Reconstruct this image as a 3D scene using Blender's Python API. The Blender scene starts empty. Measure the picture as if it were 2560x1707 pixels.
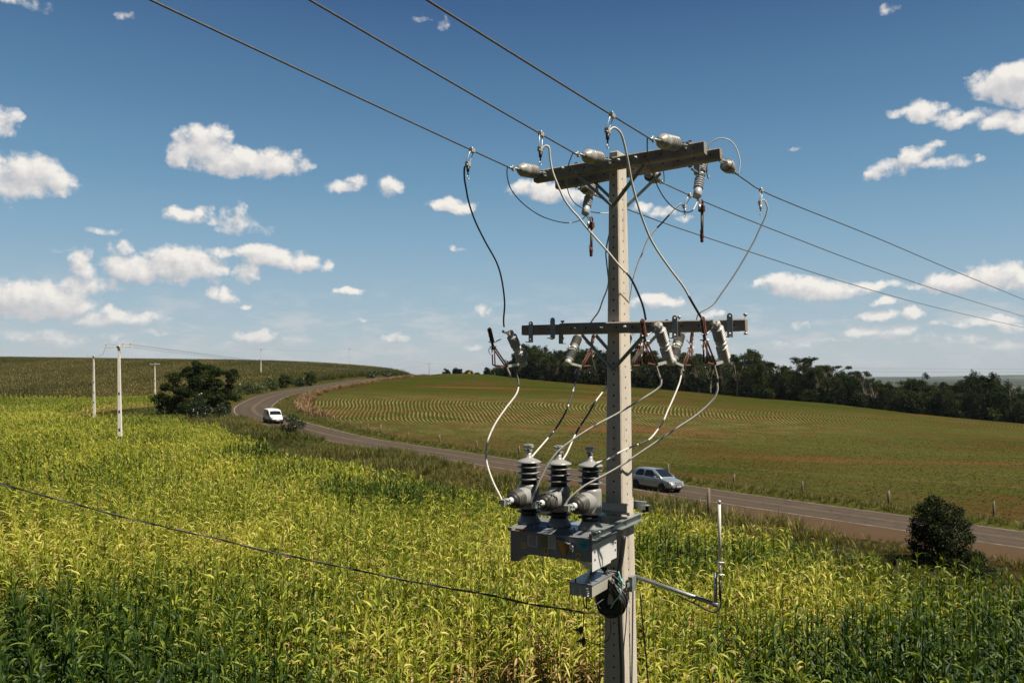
import bpy, bmesh, math, random
import numpy as np
from mathutils import Vector, Matrix
from math import radians, pi, sin, cos, atan, atan2, sqrt

random.seed(11); rng = np.random.default_rng(11)
S = bpy.context.scene
COL = S.collection

# ------------------------------------------------------------------ camera, sky, sun, exposure
CAMZ = 8.0                       # the camera hovers 8 m above the ground at the pole
FPX = 1992.0                     # focal length in pixels of the 2560 px wide photograph
PITCH = atan(86.5 / FPX)
cam = bpy.data.cameras.new('camera'); camo = bpy.data.objects.new('camera', cam); COL.objects.link(camo)
camo.location = (0, 0, CAMZ); camo.rotation_euler = (pi / 2 + PITCH, 0, 0)
cam.sensor_width = 36; cam.lens = FPX / 2560 * 36; cam.clip_start = 0.1; cam.clip_end = 40000
S.camera = camo
SUN_EL, SUN_AZ = radians(57), radians(-28.5)     # azimuth measured from +X towards +Y
sd = Vector((cos(SUN_EL) * cos(SUN_AZ), cos(SUN_EL) * sin(SUN_AZ), sin(SUN_EL)))
sun = bpy.data.lights.new('sun', 'SUN'); suno = bpy.data.objects.new('sun', sun); COL.objects.link(suno)
sun.energy = 5.0; sun.angle = radians(0.53); sun.color = (1.0, 0.91, 0.76)
suno.rotation_euler = sd.to_track_quat('Z', 'Y').to_euler(); suno.location = (60, 0, 60)
S.view_settings.view_transform = 'Standard'; S.view_settings.look = 'None'
S.view_settings.gamma = 1; EXPO = 0.62; S.view_settings.exposure = EXPO
S.view_settings.use_curve_mapping = False
S.cycles.max_bounces = 6; S.cycles.transparent_max_bounces = 8
S.cycles.use_denoising = True
try: S.cycles.denoiser = 'OPENIMAGEDENOISE'
except Exception: pass

world = bpy.data.worlds.new('World'); S.world = world; world.use_nodes = True
SKY_STRENGTH = 0.06
def lin(r_, g_, b_):             # picture colour of a piece of sky -> radiance for the world node
    f = lambda c: ((c / 255 + .055) / 1.055) ** 2.4
    k = SKY_STRENGTH * 2 ** EXPO
    return (f(r_) / k, f(g_) / k, f(b_) / k)
HORIZON = lin(187, 197, 203)
SKYRAMP = [(0.0, lin(189, 198, 204)), (.03, lin(183, 196, 204)), (.09, lin(160, 186, 202)), (.164, lin(134, 172, 197)), (.24, lin(108, 152, 184)), (.314, lin(88, 132, 169)), (.44, lin(59, 97, 142)), (.7, lin(42, 78, 124)), (1.0, lin(34, 64, 108))]
CLOUDS = [(0.0, lin(184, 186, 192)), (0.5, lin(208, 207, 208)), (1.0, lin(246, 241, 234))]

class NT:
    """small helper to write node trees"""
    def __init__(s, tree): s.t = tree; s.n = tree.nodes; s.l = tree.links
    def new(s, typ, **kw):
        nd = s.n.new(typ)
        for k, v in kw.items():
            if k == 'ins':
                for a, b in v.items():
                    if isinstance(b, bpy.types.NodeSocket): s.l.new(b, nd.inputs[a])
                    else: nd.inputs[a].default_value = b
            else: setattr(nd, k, v)
        return nd
    def math(s, op, a, b=0.0, c=0.0, clamp=False):
        nd = s.n.new('ShaderNodeMath'); nd.operation = op; nd.use_clamp = clamp
        for i, x in enumerate((a, b, c)):
            if isinstance(x, bpy.types.NodeSocket): s.l.new(x, nd.inputs[i])
            else: nd.inputs[i].default_value = x
        return nd.outputs[0]
    def mix(s, f, a, b):
        nd = s.n.new('ShaderNodeMix'); nd.data_type = 'RGBA'
        for i, x in ((0, f), (6, a), (7, b)):
            if isinstance(x, bpy.types.NodeSocket): s.l.new(x, nd.inputs[i])
            else: nd.inputs[i].default_value = x if i == 0 else tuple(x) + (1,) * (4 - len(x))
        return nd.outputs[2]
    def ramp(s, f, stops):
        nd = s.n.new('ShaderNodeValToRGB'); cr = nd.color_ramp
        s.l.new(f, nd.inputs[0])
        while len(cr.elements) < len(stops): cr.elements.new(0.5)
        for e, (p, c) in zip(cr.elements, stops):
            e.position = p; e.color = tuple(c) + (1,) if not isinstance(c, (int, float)) else (c, c, c, 1)
        return nd.outputs[0]
    def noise(s, vec, scale, detail=4, rough=0.55, dist=0.0):
        nd = s.n.new('ShaderNodeTexNoise'); nd.inputs['Scale'].default_value = scale
        nd.inputs['Detail'].default_value = detail; nd.inputs['Roughness'].default_value = rough
        nd.inputs['Distortion'].default_value = dist
        if vec is not None: s.l.new(vec, nd.inputs['Vector'])
        return nd.outputs['Fac']

# clouds: az / el in degrees of each puff (az from +Y towards +X), half width, half height, density
def ae(u, v):
    x = (u - 1280) / FPX; z = -(v - 853.5) / FPX
    d = Vector((x, cos(PITCH) - sin(PITCH) * z, sin(PITCH) + cos(PITCH) * z))
    return atan2(d.x, d.y), atan2(d.z, sqrt(d.x ** 2 + d.y ** 2))
CL = [  # centre u, v in the photograph, half width, half height (px), density
 (505,365,62,42,1.1),(452,385,40,34,1),(600,405,125,36,1.2),(690,405,80,32,1.05),(745,418,45,14,.7),(548,335,30,22,.8),
 (70,440,75,48,1.15),(140,452,55,30,1),(20,460,50,38,1),(188,458,26,10,.7),
 (8,305,26,38,.9),(470,541,58,20,.9),(505,532,28,18,.9),(592,555,46,26,.55),(600,530,18,22,.55),(660,572,55,12,.45),
 (255,576,42,9,.35),(150,628,22,10,.35),
 (340,672,72,30,1.15),(455,662,90,42,1.2),(520,672,60,34,1.05),(615,684,26,24,.8),(300,626,26,20,.6),(205,665,36,34,.85),(225,712,70,24,.7),
 (600,630,95,16,.7),(680,640,80,28,1.15),(740,655,60,20,1.05),(822,664,24,16,.85),
 (80,745,110,46,1.15),(20,730,60,34,1),(150,760,80,30,.9),(60,785,80,14,.7),
 (555,733,36,20,.95),(870,727,34,11,.9),(280,798,100,20,.85),(275,785,36,18,.8),(385,790,40,16,.55),(610,765,22,8,.5),
 (650,842,52,17,.95),(720,846,34,9,.45),(570,860,26,9,.5),(150,850,60,13,.5),(40,840,60,14,.5),(240,845,45,12,.45),(370,835,40,9,.45),
 (860,470,44,16,.75),(895,455,24,22,.6),(975,465,36,26,.85),(830,466,20,9,.5),
 (1130,517,60,20,1.05),(1365,478,80,28,1.1),(1310,470,40,16,.8),(1440,490,40,20,.7),
 (1215,772,28,15,.7),(1140,620,18,6,.4),(990,845,34,11,.75),(900,800,20,6,.4),
 (1650,752,62,16,1),(1590,760,40,12,.6),(1600,520,34,12,.5),(1660,530,40,14,.55),(1700,548,24,10,.4),
 (1770,788,34,12,.8),
 (1960,712,58,26,1.1),(2030,722,95,26,1.1),(2200,716,48,14,.85),(2110,730,60,16,.7),
 (2390,706,70,24,1),(2490,690,62,30,1.1),(2560,700,50,26,1),(2300,714,40,10,.6),
 (2212,756,26,11,.8),(2190,788,46,13,.9),(2285,788,34,11,.8),(2170,828,60,16,.85),(2250,828,50,14,.7),
 (2480,800,70,14,.8),(2560,815,60,14,.75),(2010,815,24,8,.5),(2380,812,40,9,.45),
 (2530,200,80,34,1.2),(2560,225,60,30,1.1),(2490,222,44,26,.95),(2470,240,30,8,.6),
 (2310,275,40,26,.95),(2270,278,44,14,.7),(2345,288,40,14,.7),(2420,295,70,16,.8),(2510,300,60,22,1.0),(2560,305,50,20,.9),
 (2300,385,36,20,.75),(2220,425,46,24,.8),(2330,410,70,16,.7),(2290,400,30,14,.7),(2390,408,36,12,.65),(2330,365,36,9,.5),(2450,402,16,7,.5),
 (1055,50,20,8,.45),(1100,64,16,12,.45),(310,40,22,10,.3),(2220,26,22,9,.35),(60,8,60,14,.4),(1985,368,12,4,.3),
 (2300,850,110,10,.5),(2500,858,110,10,.5),(1990,860,60,9,.4),(2080,850,50,8,.5),(1800,838,30,8,.4),(1180,870,30,6,.4),
]
w = NT(world.node_tree); w.n.clear()
out = w.new('ShaderNodeOutputWorld')
sky = w.new('ShaderNodeTexSky', sky_type='NISHITA', sun_disc=False)
sky.sun_elevation = SUN_EL; sky.sun_rotation = pi / 2 - SUN_AZ
sky.altitude = 300; sky.air_density = 1.0; sky.dust_density = 0.4; sky.ozone_density = 2.0
tc = w.new('ShaderNodeTexCoord'); sx = w.new('ShaderNodeSeparateXYZ', ins={0: tc.outputs['Generated']})
az = w.math('ARCTAN2', sx.outputs[0], sx.outputs[1])
hyp = w.math('SQRT', w.math('ADD', w.math('MULTIPLY', sx.outputs[0], sx.outputs[0]), w.math('MULTIPLY', sx.outputs[1], sx.outputs[1])))
el = w.math('ARCTAN2', sx.outputs[2], hyp)
skyg = w.ramp(el, SKYRAMP)       # air colour by height above the horizon, laid over the physical sky
skyb = w.mix(.88, sky.outputs[0], skyg)
# sky behind the view is artificially dimmed to darken the faces turned to it
back = w.new('ShaderNodeMapRange', interpolation_type='SMOOTHSTEP', ins={0: w.math('ABSOLUTE', az), 1: .9, 2: 1.9, 3: 1.0, 4: .33}).outputs[0]
skyb = w.mix(1.0, skyb, skyb) if False else w.new('ShaderNodeVectorMath', operation='SCALE', ins={0: skyb, 'Scale': back}).outputs[0]
pv = w.new('ShaderNodeCombineXYZ', ins={0: az, 1: el, 2: 0.0}).outputs[0]
def bgnode(col):
    n = w.new('ShaderNodeBackground'); w.l.new(col, n.inputs[0]); n.inputs[1].default_value = SKY_STRENGTH; return n.outputs[0]
def cloud_group(k, lo, hi):
    grp = bpy.data.node_groups.new('cloud_field', 'ShaderNodeTree')
    grp.interface.new_socket('P', in_out='INPUT', socket_type='NodeSocketVector')
    grp.interface.new_socket('F', in_out='OUTPUT', socket_type='NodeSocketFloat')
    g = NT(grp); gi = g.new('NodeGroupInput'); go = g.new('NodeGroupOutput'); P = gi.outputs[0]
    nz = g.new('ShaderNodeTexNoise', ins={'Vector': P, 'Scale': 30.0, 'Detail': 4.0, 'Roughness': .55})
    off = g.new('ShaderNodeVectorMath', operation='SUBTRACT', ins={0: nz.outputs['Color'], 1: (.5, .5, .5)})
    offs = g.new('ShaderNodeVectorMath', operation='MULTIPLY', ins={0: off.outputs[0], 1: (.045, .026, 0)})
    PW = g.new('ShaderNodeVectorMath', operation='ADD', ins={0: P, 1: offs.outputs[0]}).outputs[0]
    acc = None
    for (u, v, ru, rv, den) in CL:
        a, e = ae(u, v); m_ = ru * 1.4 / FPX + .012
        if a + m_ < lo or a - m_ > hi: continue
        sx_, sy_ = FPX / ru / 1.14, FPX / rv / 1.14
        m = g.new('ShaderNodeVectorMath', operation='MULTIPLY_ADD', ins={0: PW, 1: (sx_, sy_, 0), 2: (-a * sx_, -e * sy_, 0)})
        ln = g.new('ShaderNodeVectorMath', operation='DOT_PRODUCT', ins={0: m.outputs[0], 1: m.outputs[0]})
        val = g.math('MULTIPLY_ADD', ln.outputs['Value'], -den, den)
        acc = val if acc is None else g.math('SMOOTH_MAX', acc, val, .15)
    acc = g.math('MAXIMUM', acc, 0)
    f = g.math('MULTIPLY_ADD', g.noise(P, 55, 7, .6), 2.0, g.math('MULTIPLY_ADD', g.noise(P, 20, 2, .5), .9, -1.42))
    f = g.math('ADD', acc, f)
    g.l.new(g.math('MULTIPLY', f, g.math('GREATER_THAN', acc, 0.0)), go.inputs[0])
    return grp
st = w.new('ShaderNodeVectorMath', operation='MULTIPLY', ins={0: pv, 1: (1, 3.2, 1)}).outputs[0]
pv2 = w.new('ShaderNodeVectorMath', operation='ADD', ins={0: pv, 1: (.006, .011, 0)}).outputs[0]
shader = bgnode(skyb)
cuts = [-.66, -.50, -.42, -.33, -.22, 0, .22, .42, .52, .66]
for k in range(len(cuts) - 1):                # one sector of azimuth at a time keeps the sky cheap to look up
    lo, hi = cuts[k], cuts[k + 1]
    grp = cloud_group(k, lo, hi)
    G1 = w.new('ShaderNodeGroup', node_tree=grp); w.l.new(pv, G1.inputs[0])
    G2 = w.new('ShaderNodeGroup', node_tree=grp); w.l.new(pv2, G2.inputs[0])
    F1, F2 = G1.outputs[0], G2.outputs[0]
    alpha = w.new('ShaderNodeMapRange', interpolation_type='SMOOTHSTEP', ins={0: F1, 1: .02, 2: .85, 3: 0.0, 4: .97}).outputs[0]
    lowmask = w.new('ShaderNodeMapRange', interpolation_type='SMOOTHSTEP', ins={0: el, 1: .135, 2: .02, 3: 0.0, 4: 1.0}).outputs[0]
    lowc = w.new('ShaderNodeMapRange', interpolation_type='SMOOTHSTEP', ins={0: w.noise(st, 16, 6, .6), 1: .44, 2: .66, 3: 0.0, 4: .72}).outputs[0]
    alpha = w.math('MAXIMUM', alpha, w.math('MULTIPLY', lowc, lowmask))
    lit = w.math('MULTIPLY_ADD', w.math('SUBTRACT', F1, F2), .50, .60, clamp=True)
    shade = w.ramp(lit, CLOUDS)
    hzc = w.new('ShaderNodeMapRange', interpolation_type='SMOOTHSTEP', ins={0: el, 1: .10, 2: .0, 3: 0.0, 4: .55}).outputs[0]
    cb = bgnode(w.mix(alpha, skyb, w.mix(hzc, shade, HORIZON)))
    inside = w.math('MULTIPLY', w.math('MULTIPLY', w.math('GREATER_THAN', az, lo), w.math('LESS_THAN', az, hi)),
                    w.math('MULTIPLY', w.math('GREATER_THAN', el, -.01), w.math('LESS_THAN', el, .5)))
    mx = w.new('ShaderNodeMixShader', ins={0: inside, 1: shader, 2: cb}); shader = mx.outputs[0]
w.l.new(shader, out.inputs[0])
world.cycles.sampling_method = 'MANUAL'; world.cycles.sample_map_resolution = 512

# ------------------------------------------------------------------ placing things: photograph pixel -> point on a real plane
cp, sp = cos(PITCH), sin(PITCH)
A = Vector((.867, -.497, 0)).normalized()      # along the crossarms, towards the camera on the right
N = Vector((-.497, -.867, 0)).normalized()     # across the crossarms, towards the camera on the left
PC = Vector((1.095, 8.16, 0))                  # pole axis
def ray(u, v):
    z = -(v - 853.5) / FPX
    return Vector(((u - 1280) / FPX, cp - sp * z, sp + cp * z))
UP = Vector((0, 0, CAMZ))
def W(u, v, Y): r = ray(u, v); return r * (Y / r.y) + UP
def plane(u, v, n, P0):
    r = ray(u, v); P0 = Vector(P0) - UP
    return r * (P0.dot(n) / r.dot(n)) + UP
def PL(u, v, t): return plane(u, v, N, PC + N * t)
def PS(u, v, s): return plane(u, v, A, PC + A * s)
def L(s, t, z): return PC + A * s + N * t + Vector((0, 0, CAMZ + z))     # z relative to the camera height

# ------------------------------------------------------------------ mesh helpers
def tag(o, label=None, cat=None, group=None, kind=None):
    if label: o['label'] = label
    if cat: o['category'] = cat
    if group: o['group'] = group
    if kind: o['kind'] = kind
    return o
def thing(name, loc, label, cat, group=None, rotz=0):
    o = bpy.data.objects.new(name, None); COL.objects.link(o); o.location = loc
    o.rotation_euler = (0, 0, rotz); o.empty_display_size = .3
    return tag(o, label, cat, group)
def ortho(d):
    d = Vector(d).normalized()
    a = Vector((0, 0, 1)) if abs(d.z) < .9 else Vector((1, 0, 0))
    x = d.cross(a).normalized(); return x, d.cross(x).normalized(), d
class MB:
    def __init__(s, org=(0, 0, 0)): s.v = []; s.f = []; s.m = []; s.sm = []; s.o = Vector(org); s.mats = []
    def _m(s, mat):
        if mat is None: return 0
        if mat not in s.mats: s.mats.append(mat)
        return s.mats.index(mat)
    def add(s, vs, fs, mat=None, smooth=True):
        b = len(s.v); k = s._m(mat)
        s.v += [Vector(p) for p in vs]
        for f in fs: s.f.append([i + b for i in f]); s.m.append(k); s.sm.append(smooth)
        return s
    def box(s, c, ax, ay, az, mat=None):          # half extent vectors
        c = Vector(c); ax, ay, az = Vector(ax), Vector(ay), Vector(az)
        vs = [c + ax * i + ay * j + az * k for k in (-1, 1) for j in (-1, 1) for i in (-1, 1)]
        fs = [(0, 2, 3, 1), (4, 5, 7, 6), (0, 1, 5, 4), (2, 6, 7, 3), (0, 4, 6, 2), (1, 3, 7, 5)]
        return s.add(vs, fs, mat, False)
    def cbox(s, c, ax, ay, az, b, mat=None):      # box with chamfered long edges, long axis = ax
        c = Vector(c); ax, ay, az = Vector(ax), Vector(ay), Vector(az)
        ly, lz = ay.length, az.length; ey, ez = ay / ly, az / lz; ex = ax.normalized()
        prof = [(-ly + b, -lz), (ly - b, -lz), (ly, -lz + b), (ly, lz - b), (ly - b, lz), (-ly + b, lz), (-ly, lz - b), (-ly, -lz + b)]
        vs = [c + ax * e + ey * y + ez * z for e in (-1, 1) for y, z in prof]
        fs = [tuple(range(8))[::-1], tuple(range(8, 16))] + [(i, (i + 1) % 8, (i + 1) % 8 + 8, i + 8) for i in range(8)]
        return s.add(vs, fs, mat, False)
    def prism(s, pts, ext, mat=None):
        pts = [Vector(p) for p in pts]; e = Vector(ext); n = len(pts)
        fs = [tuple(range(n))[::-1], tuple(range(n, 2 * n))] + [(i, (i + 1) % n, (i + 1) % n + n, i + n) for i in range(n)]
        return s.add(pts + [p + e for p in pts], fs, mat, False)
    def tube(s, pts, r, n=8, mat=None, caps=True):
        pts = [Vector(p) for p in pts]; k = len(pts)
        rs = r if isinstance(r, (list, tuple)) else [r] * k
        d0 = (pts[1] - pts[0]).normalized(); x, y, _ = ortho(d0); vs = []
        for i, p in enumerate(pts):
            d = (pts[min(i + 1, k - 1)] - pts[max(i - 1, 0)]).normalized()
            x = (x - d * x.dot(d)).normalized(); y = d.cross(x)
            vs += [p + (x * cos(2 * pi * j / n) + y * sin(2 * pi * j / n)) * rs[i] for j in range(n)]
        fs = [(i * n + j, i * n + (j + 1) % n, (i + 1) * n + (j + 1) % n, (i + 1) * n + j) for i in range(k - 1) for j in range(n)]
        s.add(vs, fs, mat, True)
        if caps:
            b = len(s.v) - len(vs); kk = s._m(mat)
            s.f.append([b + j for j in range(n)][::-1]); s.f.append([b + (k - 1) * n + j for j in range(n)]); s.m += [kk, kk]; s.sm += [False, False]
        return s
    def lathe(s, prof, o, d, n=20, mat=None):      # prof: (distance along d, radius)
        o = Vector(o); x, y, d = ortho(d); vs = []; k = len(prof)
        for a, r in prof: vs += [o + d * a + (x * cos(2 * pi * j / n) + y * sin(2 * pi * j / n)) * max(r, 1e-4) for j in range(n)]
        fs = [(i * n + j, i * n + (j + 1) % n, (i + 1) * n + (j + 1) % n, (i + 1) * n + j) for i in range(k - 1) for j in range(n)]
        s.add(vs, fs, mat, True)
        b = len(s.v) - len(vs); kk = s._m(mat)
        s.f.append([b + j for j in range(n)][::-1]); s.f.append([b + (k - 1) * n + j for j in range(n)]); s.m += [kk, kk]; s.sm += [False, False]
        return s
    def ring(s, c, nrm, R, r, n=16, mat=None, m=6):
        x, y, _ = ortho(nrm); c = Vector(c)
        pts = [c + (x * cos(2 * pi * i / n) + y * sin(2 * pi * i / n)) * R for i in range(n + 1)]
        return s.tube(pts, r, m, mat, False)
    def build(s, name, mat=None, parent=None, label=None, fixn=True):
        me = bpy.data.meshes.new(name)
        me.from_pydata([p - s.o for p in s.v], [], s.f)
        if s.mats:
            for mm in s.mats: me.materials.append(mm)
            me.polygons.foreach_set('material_index', s.m)
        elif mat: me.materials.append(mat)
        me.polygons.foreach_set('use_smooth', s.sm)
        if fixn:
            bm = bmesh.new(); bm.from_mesh(me); bmesh.ops.recalc_face_normals(bm, faces=bm.faces); bm.to_mesh(me); bm.free()
        me.update()
        o = bpy.data.objects.new(name, me); COL.objects.link(o)
        if parent is not None: o.parent = parent
        if label: o['label'] = label
        if parent is None: o.location = s.o
        return o
def np_mesh(name, V, Q, mats, attrs=None, matidx=None, smooth=False):
    V = np.asarray(V, dtype=np.float32); Q = np.asarray(Q, dtype=np.int32)
    me = bpy.data.meshes.new(name); k = Q.shape[1]
    me.vertices.add(len(V)); me.vertices.foreach_set('co', V.ravel())
    me.loops.add(Q.size); me.loops.foreach_set('vertex_index', Q.ravel())
    me.polygons.add(len(Q)); me.polygons.foreach_set('loop_start', np.arange(0, Q.size, k, dtype=np.int32))
    try: me.polygons.foreach_set('loop_total', np.full(len(Q), k, dtype=np.int32))
    except Exception: pass
    for m in mats: me.materials.append(m)
    if matidx is not None: me.polygons.foreach_set('material_index', np.asarray(matidx, dtype=np.int32))
    me.polygons.foreach_set('use_smooth', np.full(len(Q), smooth))
    me.update(calc_edges=True)
    for nm, (dom, arr) in (attrs or {}).items():
        a = me.attributes.new(nm, 'FLOAT', dom); a.data.foreach_set('value', np.asarray(arr, dtype=np.float32))
    return me
def spline(pts, k=6):
    P = [Vector(p) for p in pts]; P = [P[0] * 2 - P[1]] + P + [P[-1] * 2 - P[-2]]; out = []
    for i in range(1, len(P) - 2):
        a, b, c, d = P[i - 1:i + 3]
        for j in range(k):
            t = j / k
            out.append(.5 * ((2 * b) + (c - a) * t + (2 * a - 5 * b + 4 * c - d) * t * t + (3 * b - a - 3 * c + d) * t ** 3))
    return out + [P[-2]]

# ------------------------------------------------------------------ materials
MAT = {}
def pmat(name, col, col2=None, rough=.7, metal=0, scale=8, bump=0, bscale=60, spec=.5, detail=6, lo=.35, hi=.65, coat=0, stretch=None):
    m = bpy.data.materials.new(name); m.use_nodes = True; MAT[name] = m
    t = NT(m.node_tree); b = t.n['Principled BSDF']
    b.inputs['Roughness'].default_value = rough; b.inputs['Metallic'].default_value = metal
    b.inputs['Specular IOR Level'].default_value = spec; b.inputs['Coat Weight'].default_value = coat
    tcn = t.new('ShaderNodeTexCoord').outputs['Object']
    if stretch: tcn = t.new('ShaderNodeVectorMath', operation='MULTIPLY', ins={0: tcn, 1: stretch}).outputs[0]
    c2 = col2 or tuple(c * .72 for c in col)
    n = t.noise(tcn, scale, detail, .6)
    f = t.new('ShaderNodeMapRange', ins={0: n, 1: lo, 2: hi}).outputs[0]
    t.l.new(t.mix(f, col, c2), b.inputs['Base Color'])
    if bump:
        bn = t.noise(tcn, bscale, 5, .6)
        bp = t.new('ShaderNodeBump', ins={'Strength': bump, 'Distance': .01, 'Height': bn})
        t.l.new(bp.outputs[0], b.inputs['Normal'])
    return m
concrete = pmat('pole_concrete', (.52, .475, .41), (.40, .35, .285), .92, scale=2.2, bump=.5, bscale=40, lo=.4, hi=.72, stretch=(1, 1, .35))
def dirty(m, amt=.55, sc=26, stain=(.22, .15, .09)):
    t = NT(m.node_tree); b = t.n['Principled BSDF']; lk = b.inputs['Base Color'].links[0]; c0 = lk.from_socket; ob = t.new('ShaderNodeTexCoord').outputs['Object']
    pits = t.new('ShaderNodeMapRange', ins={0: t.noise(ob, sc, 7, .7), 1: .60, 2: .68, 3: 0.0, 4: amt}).outputs[0]
    st_ = t.new('ShaderNodeMapRange', ins={0: t.noise(t.new('ShaderNodeVectorMath', operation='MULTIPLY', ins={0: ob, 1: (9, 9, .9)}).outputs[0], 1.0, 5, .65), 1: .54, 2: .72, 3: 0.0, 4: amt}).outputs[0]
    c1 = t.mix(st_, c0, stain); c1 = t.mix(pits, c1, tuple(q * .45 for q in stain)); t.l.new(c1, b.inputs['Base Color'])
dirty(concrete, .5)
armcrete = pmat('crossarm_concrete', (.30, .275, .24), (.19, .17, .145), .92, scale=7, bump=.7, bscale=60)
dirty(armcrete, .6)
hole = pmat('hole_dark', (.02, .017, .015), rough=1)
farcrete = pmat('white_concrete', (.72, .70, .65), (.60, .58, .53), .9, scale=1.5)
galv = pmat('galvanised_steel', (.36, .40, .40), (.27, .30, .30), .5, .55, scale=14, bump=.15)
porc = pmat('grey_polymer', (.33, .325, .30), (.25, .245, .225), .38, scale=14)
groove_shade = pmat('painted_groove_shade', (.085, .08, .068), (.055, .05, .042), .9, scale=30)  # shade between the insulator ribs, painted as dark rings
porcd = pmat('grey_polymer_ribs', (.42, .42, .41), (.33, .33, .315), .4, scale=14)
porcb = pmat('bluish_polymer', (.42, .45, .50), (.34, .37, .43), .35, scale=14)
rust = pmat('rusty_copper', (.15, .048, .028), (.075, .030, .020), .75, .1, scale=30, bump=.3)
alu = pmat('aluminium', (.62, .61, .57), (.45, .44, .41), .42, .5, scale=40, bump=.2)
sleeve = pmat('grey_cable_sleeve', (.62, .60, .56), (.52, .50, .46), .55, scale=20)
blackc = pmat('black_insulation', (.018, .018, .02), (.03, .03, .032), .45, scale=20)
wirem = pmat('aluminium_wire', (.15, .14, .13), (.10, .095, .09), .55, .4, scale=30)
recg = pmat('recloser_epoxy', (.29, .29, .285), (.24, .24, .235), .33, scale=5)
rubber = pmat('black_rubber', (.016, .016, .016), (.03, .03, .028), .5, scale=20)
tankm = pmat('painted_steel_grey', (.235, .245, .265), (.19, .20, .22), .32, .2, scale=4)
platew = pmat('white_painted_plate', (.60, .60, .60), (.54, .54, .54), .5, scale=4)
dirty(tankm, .35, 18, (.12, .10, .08)); dirty(galv, .4, 30, (.14, .11, .08)); dirty(recg, .18, 22, (.2, .18, .15))
olive = pmat('control_box_paint', (.40, .39, .33), (.33, .32, .27), .5, .1, scale=5)
yel = pmat('yellow_sticker', (.55, .46, .18), (.45, .37, .13), .7)
oran = pmat('orange_sticker', (.52, .27, .05), (.44, .22, .04), .7)
redm = pmat('red_sticker', (.45, .05, .03), rough=.6)
teal = pmat('teal_sticker', (.05, .36, .45), (.04, .30, .38), .6)
inkm = pmat('black_ink', (.02, .02, .02), rough=.7)
paper = pmat('white_sticker', (.55, .55, .52), (.48, .48, .46), .7)
strapm = pmat('teal_strap', (.25, .62, .58), (.2, .5, .47), .6)
antm = pmat('white_fibreglass', (.68, .67, .63), (.6, .59, .55), .4)
wood = pmat('weathered_wood', (.22, .17, .12), (.10, .08, .06), .95, scale=9, bump=.6, stretch=(1, 1, .2))
bark = pmat('bark', (.16, .12, .085), (.07, .055, .04), .95, scale=3, bump=.8, bscale=12, stretch=(1, 1, .3))
barkp = pmat('pale_bark', (.34, .29, .23), (.2, .17, .13), .95, scale=3)
silver = pmat('silver_car_paint', (.36, .40, .44), (.35, .39, .43), .3, .55, coat=.6)
whitep = pmat('white_van_paint', (.80, .79, .76), (.76, .75, .72), .35, coat=.5)
blackp = pmat('black_plastic', (.018, .018, .02), rough=.6)
glassd = pmat('dark_car_glass', (.012, .015, .018), rough=.06, spec=.9)
lampm = pmat('headlamp_glass', (.65, .66, .66), rough=.12, metal=.3)
tyre = pmat('tyre_rubber', (.015, .015, .015), rough=.85)
rimd = pmat('dark_wheel_rim', (.06, .06, .065), rough=.4, metal=.6)
rims = pmat('steel_wheel_rim', (.28, .28, .28), rough=.4, metal=.6)

def leafmat(name, stops, transl=.35, rough=.55, tan=(.46, .34, .15), inst=True, spec=.3):
    """foliage: colour follows plant tint (instance), leaf variation (face attribute lf); lf > 1 is dry leaf or tassel"""
    m = bpy.data.materials.new(name); m.use_nodes = True; MAT[name] = m
    t = NT(m.node_tree); b = t.n['Principled BSDF']; o = t.n['Material Output']
    lf = t.new('ShaderNodeAttribute', attribute_name='lf').outputs['Fac']
    if inst: ti = t.new('ShaderNodeAttribute', attribute_type='INSTANCER', attribute_name='tint').outputs['Fac']
    else: ti = t.new('ShaderNodeObjectInfo').outputs['Random']
    v = t.math('MULTIPLY_ADD', t.math('MINIMUM', lf, 1), .52, t.math('MULTIPLY_ADD', ti, .72, -.06), clamp=True)
    c = t.ramp(v, stops)
    dry = t.math('MULTIPLY', t.math('GREATER_THAN', lf, 1.05), 1.0)
    if inst: dry = t.math('MULTIPLY', dry, t.math('MULTIPLY_ADD', ti, 2.6, -.75, clamp=True), clamp=True)
    c = t.mix(dry, c, tan)
    t.l.new(c, b.inputs['Base Color']); b.inputs['Roughness'].default_value = rough
    b.inputs['Specular IOR Level'].default_value = spec
    tr = t.new('ShaderNodeBsdfTranslucent')
    hs = t.new('ShaderNodeHueSaturation', ins={'Hue': .49, 'Saturation': 1.1, 'Value': 1.25, 'Color': c})
    t.l.new(hs.outputs[0], tr.inputs[0])
    mx = t.new('ShaderNodeMixShader', ins={0: transl, 1: b.outputs[0], 2: tr.outputs[0]})
    t.l.new(mx.outputs[0], o.inputs[0])
    return m
CORN = [(0, (.012, .034, .007)), (.25, (.035, .075, .010)), (.5, (.130, .180, .018)), (.75, (.37, .40, .045)), (1, (.58, .54, .12))]
cornm = leafmat('corn_leaf', CORN, .30, rough=.5, tan=(.48, .34, .15), spec=.3)
hillm = leafmat('hill_corn_leaf', [(0, (.030, .042, .008)), (.45, (.080, .080, .016)), (1, (.19, .155, .045))], .3)
grassm = leafmat('grass_blade', [(0, (.024, .046, .008)), (.5, (.080, .095, .016)), (1, (.20, .165, .045))], .35)
drym = leafmat('dry_cane', [(0, (.11, .06, .028)), (.5, (.20, .115, .05)), (1, (.32, .21, .10))], .2, tan=(.30, .21, .11))
treem = leafmat('tree_leaf', spec=.12, rough=.7, stops=[(0, (.005, .011, .0025)), (.5, (.015, .028, .005)), (1, (.050, .064, .013))], transl=.25, inst=False)
bushm = leafmat('bush_leaf', [(0, (.012, .024, .006)), (.5, (.030, .048, .010)), (1, (.085, .10, .025))], .25, inst=False, rough=.4, spec=.5)
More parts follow.
